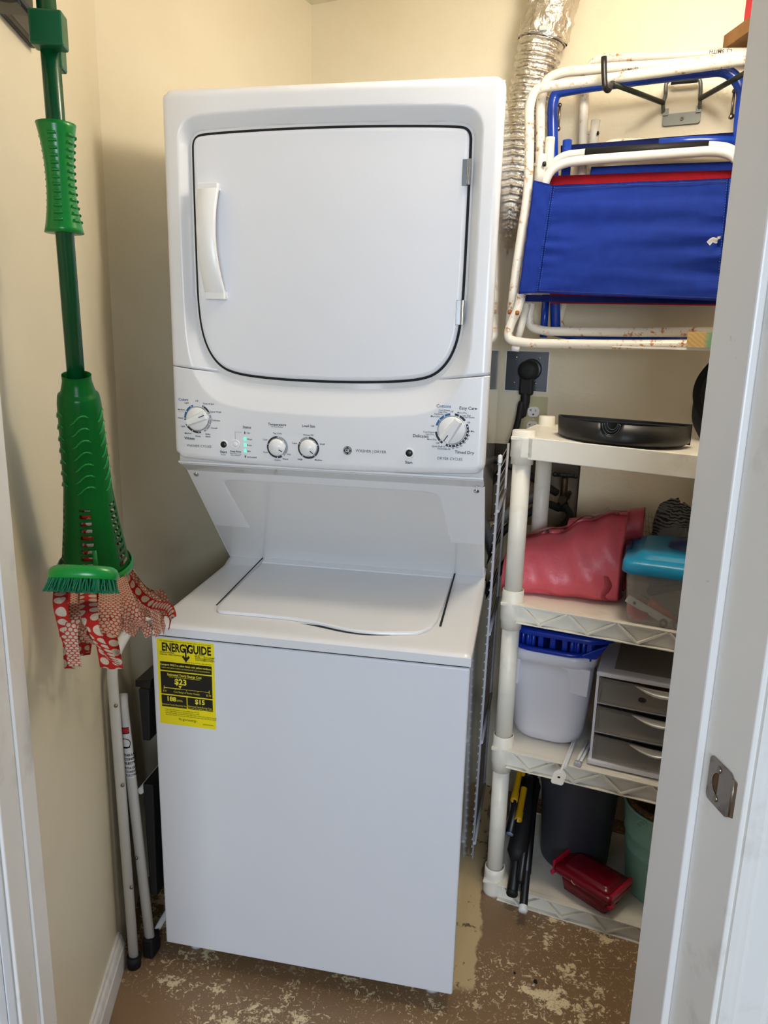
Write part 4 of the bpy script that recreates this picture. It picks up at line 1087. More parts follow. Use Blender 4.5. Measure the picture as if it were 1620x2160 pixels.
# 2: white chair with red canvas
C2 = chair('folding_beach_chair', 'white folding beach chair with red canvas and black-sleeved bar, second from the front', P3(.25, .14, 1.46))
ctube('back_frame', [(0.7414,0.7340,1.5006), (0.7462,0.7329,1.7078), (0.7492,0.7323,1.9280), (0.7401,0.7343,2.0570), (0.7483,0.7325,2.1074), (0.7878,0.7233,2.1201), (0.9054,0.6962,2.1159), (1.0227,0.6691,2.1071), (1.1238,0.6458,2.1050), (1.2477,0.6172,2.1073)], C2, m_cpaint, rb=.04)
ctube('arm_stub', [(0.7709,0.7118,1.9672), (0.7703,0.7120,1.8609)], C2, m_cpaint)
ctube('seat_frame', [(0.7659,0.7130,1.8555), (0.7812,0.7094,1.9052), (0.8079,0.7033,1.9221), (0.8593,0.6914,1.9237), (1.1411,0.6264,1.9184), (1.1865,0.6159,1.9086), (1.2129,0.6098,1.8741), (1.2235,0.6073,1.8170)], C2, m_white, r=.0105, rb=.03)
b = B(); b.tube([(0.8593,0.6914,1.9237), (1.1361,0.6275,1.9183)], .0118, seg=14); obj('foam_sleeve', b, m_blacksoft, C2)
cloth('canvas_seat', C2, m_red, (0.7773,0.6950,1.8730), (1.2091,0.5953,1.8577), (1.2387,0.5884,1.5538), (0.7988,0.6900,1.5607), seed=2, wr=.002)
ctube('front_rail', [(0.7511,0.7061,1.5610), (0.7460,0.7073,1.5269), (0.7516,0.7060,1.4999), (0.7919,0.6967,1.4894), (1.0253,0.6428,1.4904), (1.2317,0.5952,1.4946)], C2, m_cpaint, rb=.03)
b = B(); q = Vector((0.7550,0.7309,1.9467)); b.tube([q, Vector((0.7692,0.7112,1.9415))], .004, seg=8); obj('rivet', b, m_cpaint, C2)
# 1: front chair, white frame and royal blue canvas
C1 = chair('folding_beach_chair', 'frontmost white folding beach chair with royal blue canvas and rusty lower bar', P3(.25, .20, 1.46))
ctube('back_frame', [(0.6973,0.6775,1.4980), (0.7072,0.6752,1.6535), (0.7252,0.6762,1.8374), (0.7192,0.6827,1.9609), (0.7132,0.6892,2.0336), (0.7245,0.6866,2.0722), (0.7666,0.6769,2.0751), (0.9142,0.6428,2.0763), (1.0572,0.6098,2.0788), (1.1722,0.5833,2.0815), (1.2075,0.5751,2.0810), (1.2191,0.5724,2.0456), (1.2252,0.5710,1.9487)], C1, m_cpaint, rb=.05)
ctube('arm_stub', [(0.7548,0.6591,1.9149), (0.7494,0.6603,1.8428)], C1, m_cpaint)
ctube('seat_frame', [(0.7555,0.6641,1.8234), (0.7748,0.6596,1.8775), (0.8078,0.6520,1.8937), (0.8634,0.6392,1.8961), (1.1424,0.5748,1.8945), (1.1842,0.5651,1.8813), (1.2085,0.5595,1.8358), (1.2149,0.5580,1.7973)], C1, m_white, r=.0112, rb=.04)
ctube('lower_leg', [(0.7402,0.6779,1.5592), (0.7178,0.6882,1.4458)], C1, m_cpaint, r=.0098)
b = B(); b.tube([(0.7176,0.6882,1.4483), (0.7165,0.6885,1.4358)], .0112, seg=12); obj('end_cap', b, m_plast, C1)
ctube('front_rail', [(0.7243,0.6507,1.5809), (0.7193,0.6519,1.5454), (0.6999,0.6564,1.5034), (0.6948,0.6576,1.4658), (0.7446,0.6461,1.4571), (0.9653,0.5951,1.4582), (1.1252,0.5582,1.4617), (1.2206,0.5362,1.4648)], C1, m_cpaint, rb=.035)
for v in ((0.7179,0.6368,1.5328), (0.6979,0.6568,1.5358)):
    b = B(); b.lathe([(0, -.004), (.006, -.004), (.006, .002), (0, .004)], v, (.9, -.4, 0), seg=10); obj('rivet', b, mat('rusty_bolt', (150, 88, 36), .7), C1)
for v in ((0.7609,0.6423,1.8892),):
    b = B(); b.lathe([(0, -.004), (.006, -.004), (.006, .002), (0, .004)], v, (.9, -.4, 0), seg=10); obj('rivet', b, m_blackplast, C1)
b = B(); q = Vector((0.7377,0.6785,1.8967)); b.tube([q, Vector((0.7506,0.6580,1.8918))], .0045, seg=8); obj('rivet', b, m_cpaint, C1)
cv = cloth('canvas_seat', C1, m_blue, (0.7838,0.6298,1.8372), (1.1704,0.5406,1.8284), (1.1739,0.5192,1.5606), (0.7636,0.6140,1.5810), seed=1, wr=.0085, nu=60, nv=44)
cloth('canvas_sleeve', C1, m_blue, (0.7369,0.6468,1.8534), (0.7849,0.6285,1.8369), (0.7648,0.6127,1.5809), (0.7174,0.6318,1.5795), seed=8, wr=.004, nu=10, nv=40, thick=.009)
cloth('canvas_sleeve', C1, m_blue, (1.1683,0.5400,1.8284), (1.2085,0.5379,1.8371), (1.2151,0.5169,1.5620), (1.1718,0.5187,1.5605), seed=9, wr=.004, nu=10, nv=40, thick=.009)
b = B()
def line3(a, c, w=.0013, off=.003):
    a, c = Vector(a), Vector(c); a.y -= off; c.y -= off; b.tube([a, c], w, seg=6)
nd = 46
for (a, c) in (((0.7816,0.6201,1.8320), (0.7623,0.6040,1.5814)), ((0.7873,0.6188,1.8317), (0.7681,0.6027,1.5814)), ((1.1704,0.5303,1.8243), (1.1733,0.5091,1.5631)), ((1.1647,0.5316,1.8247), (1.1675,0.5105,1.5631))):
    a, c = Vector(a), Vector(c)
    for k in range(nd): b.tube([a.lerp(c, k/nd), a.lerp(c, (k+.55)/nd)], .0006, seg=4)
obj('stitching', b, mat('light_blue_thread', (50, 100, 200), .8), C1)
b = B(); b.tube([(0.7888,0.6225,1.8291), (1.1661,0.5354,1.8205)], .0009, seg=4); b.tube([(0.7690,0.6066,1.5862), (1.1670,0.5147,1.5665)], .0009, seg=4); obj('hem_seam', b, m_navy, C1)
cloth('lower_canvas', C1, m_navy, (0.7340,0.6588,1.5792), (1.2143,0.5479,1.5661), (1.2137,0.5480,1.5544), (0.7351,0.6585,1.5627), seed=3, wr=.001, nv=4)
b = B()
tg = [Vector(p) for p in ((1.1608,0.5264,1.7032), (1.1572,0.5231,1.6926), (1.1452,0.5156,1.6936), (1.1368,0.5145,1.6853))]
P_ = spline(tg, 6); wv = Vector(((1.1608,0.5264,1.7032)))-Vector(((1.1572,0.5231,1.6926)))
b.ribbon(tg, .011, Vector((.35, 0, .8)), n=6); bmesh.ops.solidify(b.bm, geom=b.bm.faces[:], thickness=.0005)
obj('care_tag', b, m_outw, C1)
# marker writing on the two upper bars (upside down)
b = B()
def on_bar(s, p, q, size, off):
    p, q = Vector(p), Vector(q); u = (q-p).normalized(); n_ = M3.col[1].xyz
    Mx = frame(p - n_*off, u, n_, u.cross(n_)*-1 if u.cross(n_).z < 0 else u.cross(n_))
    text_into(b, s, Mx, 0, 0, size, 0, 'CENTER', .0001, flip=True)
on_bar('L.J. SMITH', (1.1611,0.7398,2.1523), (1.2021,0.7303,2.1482), .012, RC+.0008); obj('marker_lettering', b, m_ink, C4)
b = B(); on_bar('L.J. SMITH', (0.9496,0.6860,2.1034), (0.9921,0.6762,2.1016), .009, RC+.0008)
obj('marker_lettering', b, m_ink, C2)

# black mesh bag hanging by the right side, with its strap on the chair
BG = thing('black_mesh_bag', (1.2053,0.5756,1.2668), 'black mesh bag hanging beside the door frame above the plastic shelf', 'bag')
b = B()
bc_ = Vector((1.2568,0.6151,1.3298))
def bagf(u, v):
    a = 2*pi*u; r = (.085+.012*math.sin(3*a))*math.sin(pi*(.10+.85*v))**.6
    c = bc_+Vector((0, 0, .10-.24*v)); p = c+Vector((r*math.cos(a), r*.6*math.sin(a), 0))
    return p+Vector((noise.noise(p*18), noise.noise(p*18+Vector((5, 0, 0))), 0))*.014
b.grid(bagf, 32, 20, closeu=True); obj('bag_body', b, m_mesh, BG)
b = B(); b.ribbon([(1.2112,0.5948,1.4404), (1.1700,0.5838,1.3804), (1.1672,0.5844,1.3285), (1.1937,0.5783,1.2777), (1.2150,0.5734,1.2265)], .018, M3.col[0].xyz, n=8); bmesh.ops.solidify(b.bm, geom=b.bm.faces[:], thickness=.003); obj('strap', b, m_mesh, BG)
ST2 = B(); ST2.ribbon([(1.1987,0.5135,1.8007), (1.1830,0.5110,1.7788), (1.1811,0.5114,1.7541), (1.1923,0.5119,1.7372), (1.2127,0.5103,1.7208)], .022, M3.col[0].xyz, n=8); bmesh.ops.solidify(ST2.bm, geom=ST2.bm.faces[:], thickness=.002)
obj('pocket_strap', ST2, m_mesh, C1)

# shelf boards on the right-hand side
b = B(); p = [Vector(q) for q in ((1.1698,0.7686,2.2005), (1.1734,0.7677,2.1689))]
x0_, z1_, z0_ = p[0], p[0].z, p[1].z
EE, DDv = E, D
def board(xl, zlo, zhi, length, wid):
    b = B(); o = Vector((xl[0], xl[1], 0)); b.hexa([o+Vector((0, 0, zlo)), o+EE*wid+Vector((0, 0, zlo)), o+EE*wid-DDv*length+Vector((0, 0, zlo)), o-DDv*length+Vector((0, 0, zlo)),
        o+Vector((0, 0, zhi)), o+EE*wid+Vector((0, 0, zhi)), o+EE*wid-DDv*length+Vector((0, 0, zhi)), o-DDv*length+Vector((0, 0, zhi))], bev=.001); return b
tag(obj('wooden_shelf', board(x0_, z0_, z1_, .52, .235), m_wood), 'brown wooden shelf board high up at the right, beside the door frame', 'shelf')
q = x0_ + EE*.045
tag(obj('red_box', board(q, z1_+.001, z1_+.12, .16, .16), m_red), 'bright red box sitting on the high wooden shelf', 'box')
q = Vector((1.1126,0.5047,1.4900)); q2 = Vector((1.1163,0.5038,1.4546))
BDm = frame((q.x, q.y, 0), M3.col[0].xyz, M3.col[1].xyz)
WB = thing('timber_bracket', (q.x+.1, q.y+.03, q2.z), 'short white-painted timber rail with raw and green-stained end under the chairs', 'timber rail')
b = B(); b.box((0, 0, q2.z), (.24, .004, q.z+.0), BDm, bev=.0006); obj('raw_end', b, m_gwood, WB)
b = B(); b.box((.001, .004, q2.z+.001), (.24, .035, q.z-.001), BDm, bev=.001); b.hexa([(-.17, .03, q2.z-.003), (.24, .002, q2.z-.010), (.24, .034, q2.z-.010), (-.17, .034, q2.z-.003), (-.17, .03, q2.z), (.24, .002, q2.z-.0005), (.24, .034, q2.z-.0005), (-.17, .034, q2.z)], BDm)
obj('painted_rail', b, m_trim, WB)

# dryer outlet, plug and cord
OU = thing('dryer_power_outlet', P3(-.025, 0, 1.32), 'square grey metal dryer outlet plate on the back wall', 'outlet')
b = B(); b.box((-.088, -.004, 1.322), (.036, 0, 1.436), M3, bev=.0015); pl = obj('cover_plate', b, m_grplate, OU)
b = B(); b.box((-.091, -.0022, 1.319), (.0395, 0, 1.4395), M3, bev=.001); obj('painted_edge', b, m_trim, OU)
for s_, z_ in ((-.058, 1.418), (.010, 1.418), (.003, 1.345), (-.060, 1.345)):
    b = B(); b.lathe([(.0035, 0), (.0035, .0012), (0, .0022)], P3(s_, .004, z_), -M3.col[1].xyz, seg=12); obj('screw', b, m_chrome, pl)
b = B(); b.lathe([(.031, 0), (.031, .004), (.028, .006), (0, .006)], P3(-.012, .004, 1.385), -M3.col[1].xyz, seg=32); obj('receptacle', b, m_blackplast, OU)
PC = thing('heavy_appliance_cable', P3(-.05, .04, 1.0), 'thick black dryer power cord and round plug in the square grey outlet', 'cable')
b = B(); b.lathe([(.026, .010), (.029, .016), (.029, .036), (.024, .044), (.012, .046), (0, .046)], P3(-.016, 0, 1.382), -M3.col[1].xyz, seg=32)
b.box((-.038, -.040, 1.310), (.002, -.012, 1.385), M3, bev=.007); b.lathe([(.014, 0), (.014, .028), (.011, .045)], P3(-.019, .026, 1.318), (0, 0, -1), seg=18)
obj('plug', b, m_blacksoft, PC)
b = B(); b.tube(spline([P3(-.019, .026, 1.29), P3(-.024, .028, 1.25), (0.7414,0.8521,1.2883), (0.7341,0.8486,1.2327), (0.7212,0.8413,1.1769), (0.6983,0.8364,1.0984), P3(-.13, .06, 1.0), P3(-.20, .05, .9)], 8), .0105, seg=14, flat=.75); obj('cord', b, m_blacksoft, PC)
# duplex outlet
DO = thing('duplex_outlet', P3(.003, 0, 1.19), 'ivory outlet plate with white twin sockets behind the shelf top', 'outlet')
b = B(); b.prism(rrect(-.035, 1.190, .0425, 1.307, .004), -.0055, 0, M3, bev=.002); dp = obj('cover_plate', b, m_beige, DO)
for zc_ in (1.262, 1.219):
    b = B(); pts = [(x, max(zc_-.0145, min(zc_+.0145, z))) for x, z in circ(.0035, zc_, .0175, 40)]; b.prism(pts, -.0085, -.004, M3); so = obj('socket', b, m_outw, DO)
    b = B(); b.box((-.0045, -.0090, zc_+.001), (-.003, -.0084, zc_+.009), M3); b.box((-.0085, -.0090, zc_+.0045), (-.003, -.0084, zc_+.0062), M3); b.box((.0100, -.0090, zc_+.001), (.0115, -.0084, zc_+.008), M3)
    b.prism(circ(.0035, zc_-.0075, .0026, 14), -.0090, -.0084, M3); obj('socket_slots', b, m_blk, so)
b = B(); b.lathe([(.0028, 0), (.0028, .001), (0, .0018)], P3(.0035, .0055, 1.2405), -M3.col[1].xyz, seg=12); obj('screw', b, m_outw, dp)

# plumbing in the cut-out
VL = thing('water_valve', P3(.10, 0, .95), 'dark washing-machine water valve with cross handle in the wall cut-out', 'valve')
b = B(); b.tube([P3(.112, -.03, 1.012), P3(.112, .035, 1.012)], .012, seg=14); b.tube([P3(.112, .015, 1.00), P3(.112, .015, 1.075)], [.012, .009], seg=12); b.lathe([(.016, 0), (.016, .018), (.012, .024)], P3(.112, .018, 1.00), (0, 0, -1), seg=14)
b.tube([P3(.112, -.085, 1.012), P3(.112, -.03, 1.012)], .008, seg=10); obj('valve_body', b, mat('dark_brass', (66, 52, 34), .45, metal=.7), VL)
b = B(); b.tube([P3(.082, .015, 1.083), P3(.142, .015, 1.083)], .0065, seg=10)
for s_ in (.082, .102, .122, .142): b.lathe([(0, -.008), (.0078, -.004), (.0078, .004), (0, .008)], P3(s_, .015, 1.083), (0, 0, 1), seg=10)
obj('cross_handle', b, m_blacksoft, VL)
for k, pts in enumerate(([P3(.095, .03, 1.03), P3(.05, .06, 1.062), P3(-.02, .08, 1.10), P3(-.12, .10, 1.13), P3(-.25, .09, 1.10)], [P3(.105, .03, .985), P3(.07, .06, 1.00), P3(.03, .08, .975), P3(-.05, .10, .90), P3(-.12, .10, .75), P3(-.20, .09, .60)],
                         [P3(.118, .028, .995), P3(.140, .045, .97), P3(.12, .06, .935), P3(.06, .08, .905), P3(-.02, .10, .83), P3(-.10, .11, .68), P3(-.2, .1, .5)])):
    lab = ('upper black rubber water hose running left from the valve', 'middle black rubber water hose curving down from the valve', 'lowest black rubber water hose looping under the valve')[k]
    b = B(); b.tube(spline(pts, 8), .011, seg=12); tag(obj('water_hose', b, m_blacksoft), lab, 'hose', 'washer water hoses')
b = B(); pts = spline([P3(.02, -.03, 1.0), P3(-.02, .03, .98), P3(-.06, .09, .93), P3(-.09, .12, .85), P3(-.14, .12, .70), P3(-.18, .10, .5)], 40)
b.tube(pts, [.0135+.0018*math.cos(i*2.1) for i in range(len(pts))], seg=16); tag(obj('drain_hose', b, mat('grey_corrugated_plastic', (110, 112, 116), .5)), 'grey corrugated drain hose behind the shelf posts', 'hose')

# ============================================================ STRIKE PLATE
SP = thing('strike_plate', J(XR, .735, .90), 'worn steel door strike plate screwed to the right door jamb', 'strike plate')
b = B(); MSP = frame(J(XR, 0, 0), D, -E)      # x into closet, y out of the jamb face
def spz(x): return x
outer = rrect(.716, .8965, .764, .9555, .006)
hole = [(x, .926+(z-.926)*1.15) for x, z in circ(.742, .926, .0125, 20, -90, 90)]
def annulus(b, o, h, y0, y1, M):
    import itertools
    n = 48
    def at_a(poly, cx, cz, a):
        # farthest crossing of ray with polygon
        best = 0
        for (x1, z1), (x2, z2) in zip(poly, poly[1:]+poly[:1]):
            dx, dz = math.cos(a), math.sin(a); ex, ez = x2-x1, z2-z1; den = dx*ez-dz*ex
            if abs(den) < 1e-12: continue
            t = ((x1-cx)*ez-(z1-cz)*ex)/den; s_ = ((x1-cx)*dz-(z1-cz)*dx)/den
            if t > 0 and -1e-6 <= s_ <= 1+1e-6: best = max(best, t)
        return (cx+math.cos(a)*best, cz+math.sin(a)*best)
    cx, cz = .744, .926
    R = []
    for k in range(n):
        a = 2*pi*k/n; po = at_a(o, cx, cz, a); ph = at_a(h, cx, cz, a)
        R.append([b.bm.verts.new(M @ Vector((p[0], y, p[1]))) for p, y in ((ph, y1), (po, y1), (po, y0), (ph, y0))])
    for k in range(n):
        for j in range(4): b.bm.faces.new((R[k][j], R[(k+1) % n][j], R[(k+1) % n][(j+1) % 4], R[k][(j+1) % 4]))
annulus(b, outer, hole, .0004, .0022, MSP); obj('plate', b, m_steel, SP)
b = B(); b.tube([MSP @ Vector((.7155, .0002, .9015)), MSP @ Vector((.7155, .0002, .9505))], .0028, seg=10); b.hexa([(.696, -.006, .905), (.716, .0004, .9005), (.716, .0022, .9005), (.696, -.004, .905), (.696, -.006, .947), (.716, .0004, .9515), (.716, .0022, .9515), (.696, -.004, .947)], MSP, bev=.001); obj('curved_lip', b, m_steel, SP)
b = B(); b.prism(hole, .0006, .0009, MSP); obj('latch_hole', b, mat('bare_hole_wood', (96, 70, 40), .8), SP)
for z_ in (.9065, .9455):
    b = B(); b.lathe([(.0045, 0), (.0045, .0012), (.003, .0018), (0, .0006)], MSP @ Vector((.744, .0022, z_)), -E, seg=16); obj('screw', b, m_steel, SP)

# ============================================================ IVORY PLASTIC SHELVING UNIT
LX, LY = .60, .36
SU = thing('shelving_unit', MS @ Vector((LX/2, LY/2, 0)), 'ivory plastic four-tier shelving unit against the back wall', 'shelving unit')
tiers = [(.0, .048, .000), (.395, .048, -.004), (.789, .048, -.020), (1.193, .052, -.038)]     # bottom z, apron height, tilt along x
px_, py_ = (.028, LX-.028), (.032, LY-.032)
def tz(k, x): return tiers[k][0] + tiers[k][2]*x
for k, (z0_, h_, tl) in enumerate(tiers):
    top = k == 3
    b = B()
    def sheared(lo, hi, bev=.002):
        (xa, ya, za), (xb, yb, zb_) = lo, hi
        b.hexa([(xa, ya, za+tl*xa), (xb, ya, za+tl*xb), (xb, yb, za+tl*xb), (xa, yb, za+tl*xa), (xa, ya, zb_+tl*xa), (xb, ya, zb_+tl*xb), (xb, yb, zb_+tl*xb), (xa, yb, zb_+tl*xa)], MS, bev=bev)
    sheared((.004, .004, z0_+h_-.010), (LX-.004, LY-.004, z0_+h_-.002), .001)      # deck
    sheared((.045, .003 if top else .0105, z0_), (LX-.045, .009 if top else .014, z0_+h_)); sheared((.045, LY-.009, z0_), (LX-.045, LY-.003, z0_+h_))
    sheared((.003, .05, z0_), (.009, LY-.05, z0_+h_)); sheared((LX-.009, .05, z0_), (LX-.003, LY-.05, z0_+h_))
    if not top:
        zl, zh = z0_+.004, z0_+h_-.003
        pitch = .135; xs = .058
        def rib(a, c):
            (x1, z1), (x2, z2) = a, c; w_ = .0024
            d_ = Vector((x2-x1, z2-z1)).normalized(); n_ = Vector((-d_.y, d_.x))*w_
            b.hexa([(x1-n_.x, -.0012, z1-n_.y+tl*x1), (x2-n_.x, -.0012, z2-n_.y+tl*x2), (x2-n_.x, .0112, z2-n_.y+tl*x2), (x1-n_.x, .0112, z1-n_.y+tl*x1), (x1+n_.x, -.0012, z1+n_.y+tl*x1), (x2+n_.x, -.0012, z2+n_.y+tl*x2), (x2+n_.x, .0112, z2+n_.y+tl*x2), (x1+n_.x, .0112, z1+n_.y+tl*x1)], MS)
        sheared((.045, -.0015, z0_), (LX-.045, .0112, z0_+.003), .0005); sheared((.045, -.0015, z0_+h_-.003), (LX-.045, .0112, z0_+h_), .0005)
        while xs < LX-.09:
            rib((xs, zh), (xs+.045, zl)); rib((xs+.045, zl), (xs+.108, zh)); xs += .112
    sh = obj('shelf_panel', b, m_shelf, SU)
    for x in px_:
        for y in py_:
            zz = z0_+tl*x
            b = B()
            if top:
                zt_ = z0_+.064+tl*x if y < .1 else z0_+.075+tl*x
                r0 = .027 if y < .1 else .0215
                b.lathe([(.0245, -.016), (.0265, -.016), (.0265, 0), (.0285, .001), (r0+.001, .04), (r0, zt_-zz-.002), (r0-.002, zt_-zz), (0, zt_-zz)], (x, y, zz), (0, 0, 1), seg=28, M=MS)
                if y < .1: b.box((x, y-.029, zz+.001), (x+.030 if x < .3 else x, y+.02, zz+.05), MS, bev=.003) if x < .3 else None
            elif k == 0:
                b.lathe([(0, 0), (.0285, 0), (.0285, .006), (.0272, .06), (.0265, .078), (.0240, .079), (.0235, .076)], (x, y, zz), (0, 0, 1), seg=28, M=MS)
            else:
                b.lathe([(.0235, -.026), (.0255, -.026), (.0262, -.006), (.0285, -.003), (.0285, .046), (.0268, .050), (.0262, .074), (.0248, .076), (.0235, .072)], (x, y, zz), (0, 0, 1), seg=28, M=MS)
            obj('collar', b, m_shelf, sh)
for x in px_:
    for y in py_:
        for a, c in ((.03, .40), (.42, .80), (.82, 1.20)):
            b = B(); b.tube([MS @ Vector((x, y, a)), MS @ Vector((x, y, c))], .0218, seg=28); obj('post', b, m_shelf, SU)

def SLP(x, y, z): return MS @ Vector((x, y, z))
# ---------------- black tray on top
TR_ = thing('black_tray', SLP(.24, .08, 1.238), 'shallow black plastic half-round tray with a notched rim on the top shelf', 'tray')
b = B(); zT = 1.2875; zB = 1.2395
def trim_pt(u, r=1.0):
    a = pi*(1+u); return (.240+.152*r*math.cos(a), .150+.148*r*math.sin(a))
def notch(x):
    t = abs(x-.226)/.021; return 0 if t > 1 else .027*math.sqrt(1-t*t)
def tl2(x): return -.020*(x-.09)
N = 96
rows = []
for k in range(N+1):
    u = k/N; ro = []
    for r, z in ((.985, zB+.006), (.99, zB+.012), (1.0, None), (.975, None), (.95, zB+.010)):
        x, y = trim_pt(u, r); zz = (zT-notch(x) if z is None else z)+tl2(x); ro.append(b.bm.verts.new(SLP(x, y, zz)))
    x, y = trim_pt(u, .93); ro.insert(0, b.bm.verts.new(SLP(x, y, zB+tl2(x)))); rows.append(ro)
for k in range(N):
    for j in range(5): f = b.bm.faces.new((rows[k][j], rows[k+1][j], rows[k+1][j+1], rows[k][j+1])); f.smooth = True
b.bm.faces.new([r[0] for r in rows]); b.bm.faces.new([r[5] for r in rows])
obj('tray_shell', b, m_blackplast, TR_)
b = B(); b.hexa([(.088, .150, zB), (.392, .150, zB-.006), (.392, .155, zB-.006), (.088, .155, zB), (.088, .150, zT), (.392, .150, zT-.006), (.392, .155, zT-.006), (.088, .155, zT)], MS, bev=.001)
b.hexa([(.095, .02+.10, zT-.008), (.385, .12, zT-.013), (.385, .152, zT-.013), (.095, .152, zT-.008), (.095, .12, zT-.006), (.385, .12, zT-.011), (.385, .152, zT-.011), (.095, .152, zT-.006)], MS)
obj('back_wall', b, m_blackplast, TR_)
for i in range(3):
    b = B(); r_ = .0195-.004*i; y_ = .004+.012*i
    b.tube([SLP(.226+r_*math.cos(pi+pi*k/14), y_, zT-.003-.000+r_*1.25*math.sin(pi+pi*k/14)) for k in range(15)], .0008, seg=6); obj('notch_rib', b, m_grplate, TR_)

# ---------------- pink folded sheet
PK = thing('folded_pink_sheet', SLP(.17, .17, .83), 'coral pink folded vinyl sheet heaped on the second shelf from the top', 'sheet')
z0_ = .828
def pk_h(x):
    pts = [(-.02, .120), (.04, .140), (.10, .160), (.15, .185), (.20, .205), (.25, .222), (.27, .225), (.33, .20)]
    for (a, ha), (c, hc) in zip(pts, pts[1:]):
        if x <= c: return ha+(hc-ha)*max(0, (x-a)/(c-a))
    return .2
def pk(u, v, x0=-.01, x1=.268, grow=1.0, yo=0):
    x = x0+(x1-x0)*u; h = pk_h(x)*grow
    yf = .040+.045*(x/.27); yb = .33
    a = 2*pi*v + pi           # around the section, starting at the front bottom
    c, s_ = math.cos(a), math.sin(a)
    ex = .62
    cy_, ry = (yf+yb)/2, (yb-yf)/2*grow
    y = cy_+ry*math.copysign(abs(c)**ex, c); z = z0_+h/2+h/2*math.copysign(abs(s_)**ex, s_)
    # front leans back toward the top
    y += .055*((z-z0_)/h) if y < cy_ else -.02*((z-z0_)/h)
    q = Vector((x*5, y*7, z*7))
    w = noise.noise(q*1.3)*.010+noise.noise(Vector((x*22, y*4+z*5, 3)))*.0045+.0035*math.sin(x*60+z*25+4*noise.noise(q))
    n_ = Vector((0, c, s_))
    if z < z0_+.012: w = min(w, 0)*.3
    return SLP(x, y+n_.y*w+yo, max(z0_+.0005, z+n_.z*w))
b = B(); b.grid(lambda u, v: pk(u, v), 70, 64)
bmesh.ops.remove_doubles(b.bm, verts=b.bm.verts, dist=1e-5)
es = [e for e in b.bm.edges if e.is_boundary]; bmesh.ops.holes_fill(b.bm, edges=es)
obj('sheet_bulk', b, m_pink, PK)
for i, (xa, g, xb) in enumerate(((.232, 1.0, .258), (.243, .96, .265), (.252, .90, .270), (.258, .80, .268))):
    b = B()
    def fold(u, v, xa=xa, g=g, xb=xb, i=i):
        # open roll: layer edge curving round at the end
        p = pk(.5, .02+.50*v, xa, xa, g*1.01)
        loc_ = MS.inverted() @ p
        k = math.sin(pi*min(1, u*1.0)/2)
        loc_.x = xa+(xb-xa)*k+.008*noise.noise(Vector((v*9, i*3, 0))) + (.014*v if i else .022*max(0, v-.3)); loc_.y += (1-math.cos(pi*u/2))*.030*(1 if v < .45 else -.2) + .008*i*u; loc_.z = z0_ + (loc_.z-z0_)*(1-.05*u)
        return MS @ loc_
    b.grid(fold, 10, 50); bmesh.ops.solidify(b.bm, geom=b.bm.faces[:], thickness=.0014)
    obj('fold', b, m_pink, PK)
# roll-like back part standing higher at the right
b = B()
def roll(u, v):
    a = 2*pi*v; r = .042*(1+.10*noise.noise(Vector((u*5, math.cos(a), math.sin(a)))))
    c = Vector((.12+.185*u, .245-.0*u, .965+.05*u)); return SLP(c.x, c.y+r*1.1*math.cos(a), c.z+r*math.sin(a))
b.grid(roll, 24, 28); bmesh.ops.remove_doubles(b.bm, verts=b.bm.verts, dist=1e-5); es = [e for e in b.bm.edges if e.is_boundary]
bmesh.ops.solidify(b.bm, geom=b.bm.faces[:], thickness=.002); obj('rolled_edge', b, m_pink, PK)
b = B(); b.tube([(0.9893,0.6280,1.0229), (0.9811,0.6297,1.0349)], [.008, .008], seg=14); b.tube([(0.9972,0.6263,1.0134), (0.9893,0.6280,1.0229)], .010, seg=12)
tag(obj('bottle_neck', b, m_clear), 'small clear bottle neck poking up behind the pink sheet', 'bottle')

# ---------------- turquoise-lidded box with its contents
bx0, bx1, by0, by1, bz0, bz1 = .287, .52, .000, .245, .830, .963
TB = thing('storage_box', SLP(.40, .12, bz0), 'cloudy clear storage box with turquoise lid beside the pink sheet', 'storage box')
def wallshell(b, x0, x1, y0, y1, z0, z1, taper, th, r=.02, M=MS, floor=True, seg=6):
    rings = []
    for (ins, z) in ((taper+.006, z0), (taper, z0+.006), (0, z1), (th, z1), (taper+th, z0+.006+th)):
        rings.append([b.bm.verts.new(M @ Vector((x, y, z))) for x, y in rrect(x0+ins, y0+ins, x1-ins, y1-ins, r, seg)])
    n = len(rings[0])
    for a, c in zip(rings, rings[1:]):
        for k in range(n): f = b.bm.faces.new((a[k], a[(k+1) % n], c[(k+1) % n], c[k])); f.smooth = True
    b.bm.faces.new(rings[0]); b.bm.faces.new(rings[-1][::-1])
b = B(); wallshell(b, bx0, bx1, by0, by1, bz0, bz1, .010, .002); obj('box_body', b, m_clear, TB)
b = B()
rg = []
for ins, z in ((-.009, bz1-.010), (-.010, bz1-.008), (-.009, bz1+.012), (-.004, bz1+.018), (.012, bz1+.021), (.016, bz1+.023), (.022, bz1+.030), (.032, bz1+.034)):
    rg.append([b.bm.verts.new(SLP(x, y, z)) for x, y in rrect(bx0+ins, by0+ins, bx1-ins, by1-ins, .028, 6)])
for a, c in zip(rg, rg[1:]):
    for k in range(len(a)): f = b.bm.faces.new((a[k], a[(k+1) % len(a)], c[(k+1) % len(a)], c[k])); f.smooth = True
b.bm.faces.new(rg[-1]); b.bm.faces.new(rg[0][::-1]); lid_ = obj('lid', b, m_teal, TB)
b = B(); b.lathe([(1, 0), (.92, .012), (.6, .020), (0, .022)], (0, 0, 0), seg=32, M=MS @ frame((.425, .12, bz1+.034), (.055, 0, 0), (0, .045, 0))); obj('lid_handle', b, mat('dark_blue_plastic', (20, 46, 92), .35), lid_)
